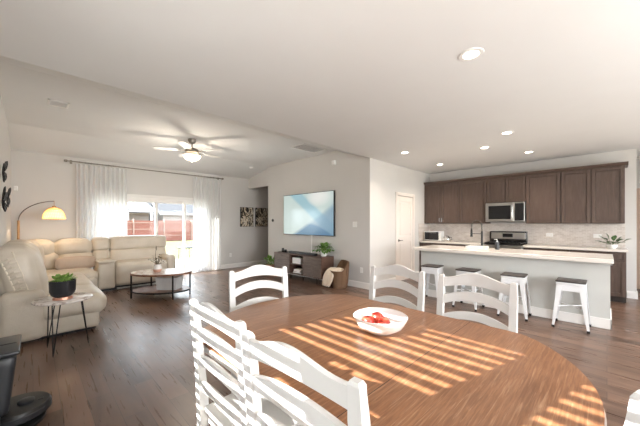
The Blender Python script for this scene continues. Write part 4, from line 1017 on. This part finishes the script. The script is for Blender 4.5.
# bowl of fruit
bw = thing('fruit_bowl', 'wide white ceramic bowl in the middle of the dining table', 'bowl', (1.40, .915, .76))
MB().lathe([(.001, .004), (.06, .004), (.075, .0), (.08, .003), (.125, .03), (.15, .075), (.153, .085), (.148, .088), (.142, .078), (.118, .036), (.075, .014), (.001, .012)], 56, sx=1, sy=1).build('bowl_body', 'whiteceramic', bw, True)
def fruit(x, y, z, r, label, seed):
    t = thing('apple', label, 'fruit', (x, y, z), seed, 'red fruit in the white bowl')
    mb = MB(); pr = [(r * math.sin(q) * (1 + .05 * math.cos(q)), r * .92 * -math.cos(q) + (.18 * r * math.exp(-((math.pi - q) / .4) ** 2) * -1)) for q in [math.pi * i / 18 for i in range(19)]]
    mb.lathe(pr, 28).build('flesh', 'apple', t, True); MB().tube([(0, 0, r * .7), (.004, 0, r * 1.02)], .0018, 5).build('stem', 'cabinet_dark', t)
fruit(1.345, .96, .815, .036, 'red apple at the left in the white bowl', 1)
fruit(1.395, .885, .813, .035, 'red apple at the near side of the white bowl', 2)
fruit(1.43, .955, .818, .037, 'red apple at the far side of the white bowl', 3)

# ------------------------------------------------------------------ DINING CHAIRS
def make_chair():
    t = thing('dining_chair', '', 'chair', (0, 0, 0), 0, 'white ladder back dining chairs')   # back at y=0, seat towards +y
    def by(z):   # back post line
        return -.045 * max(0, (z - .46) / .54) ** 1.2 + .02 * max(0, (.3 - z) / .3) * -1
    for sx in (-1, 1):
        secs = []
        for z in [0, .1, .25, .4, .5, .6, .7, .8, .9, .97, .99, 1.0]:
            k = 1 if z < .97 else (.85 if z < .995 else .6); hw, hd = .021 * k, .017 * k; x = sx * (.205 + .018 * min(1, z / .5) ); y = by(z)
            hd += .006 * math.exp(-((z - .46) / .15) ** 2)
            secs.append([(x - hw, y - hd, z), (x + hw, y - hd, z), (x + hw, y + hd, z), (x - hw, y + hd, z)])
        MB().sweep(None, secs).build('back_post', 'white_paint', t)
    n = 18
    for kk, (zb, h, arch, hump) in enumerate(((.915, .070, .028, .045), (.795, .062, .045, .045), (.668, .055, .045, .045), (.545, .05, .04, .04))):
        secs = []
        for i in range(n + 1):
            u = i / n * 2 - 1; x = u * .205; c = math.cos(u * math.pi / 2) ** 2 if kk == 0 else 1 - u * u
            cb = 1 - u * u
            z0_, z1_ = zb + arch * cb, zb + h + hump * c; zm = (z0_ + z1_) / 2; dy = -.022 * (1 - u * u)
            y0_, y1_ = by(z0_) + dy, by(z1_) + dy; th = .009
            secs.append([(x, y0_ - th, z0_ + .003), (x, y0_ - th * .6, z0_), (x, y0_ + th, z0_), (x, y1_ + th, z1_ - .003), (x, y1_, z1_), (x, y1_ - th, z1_ - .004)])
        MB().sweep(None, secs).build('back_slat', 'white_paint', t)
    MB().prism([(-.20, .0), (.20, .0), (.225, .40), (.20, .43), (-.20, .43), (-.225, .40)], .44, .468, .008, seg=3).build('seat', 'white_paint', t, True)
    MB().box(-.19, .19, .015, .035, .385, .44).box(-.20, .20, .375, .395, .385, .44).box(-.205, -.185, .03, .38, .385, .44).box(.185, .205, .03, .38, .385, .44).build('seat_frame', 'white_paint', t)
    for sx in (-1, 1):
        MB().lathe([(.014, 0), (.018, .06), (.015, .09), (.021, .25), (.016, .33), (.022, .36), (.022, .44)], 20, c=(sx * .195, .375, 0)).build('leg', 'white_paint', t, True)
    for z_, y_ in ((.16, .375), (.24, .375), (.24, 0)): MB().tube([(-.195, y_, z_), (0, y_, z_), (.195, y_, z_)], [.008, .012, .008], 10).build('stretcher', 'white_paint', t, True)
    for sx in (-1, 1):
        for z_ in (.13, .20): MB().tube([(sx * .20, 0, z_), (sx * .197, .19, z_), (sx * .195, .375, z_)], [.008, .012, .008], 10).build('stretcher', 'white_paint', t, True)
    return t
ch = make_chair(); ch['label'] = 'white ladder back chair facing away, foremost on the near side of the table'
# the back's post line leans by .045 at the top; base positions are offset to place the tops
ch.location = (.574, .644, 0); ch.rotation_euler = (0, 0, R(-90 + 3))
dup(ch, (.600, 1.207, 0), R(-90), 'white ladder back chair facing away, left one on the near side of the table')
dup(ch, (1.302, 1.975, 0), R(166), 'white ladder back chair alone at the far left end of the table')
dup(ch, (2.075, 1.229, 0), R(90), 'white ladder back chair at the far side of the table, behind the fruit bowl')
dup(ch, (2.071, .632, 0), R(90), 'white ladder back chair at the far side of the table, nearest the kitchen stools')
dup(ch, (1.165, -.09, 0), R(-20), 'white ladder back chair at the near right end of the table, mostly out of view')
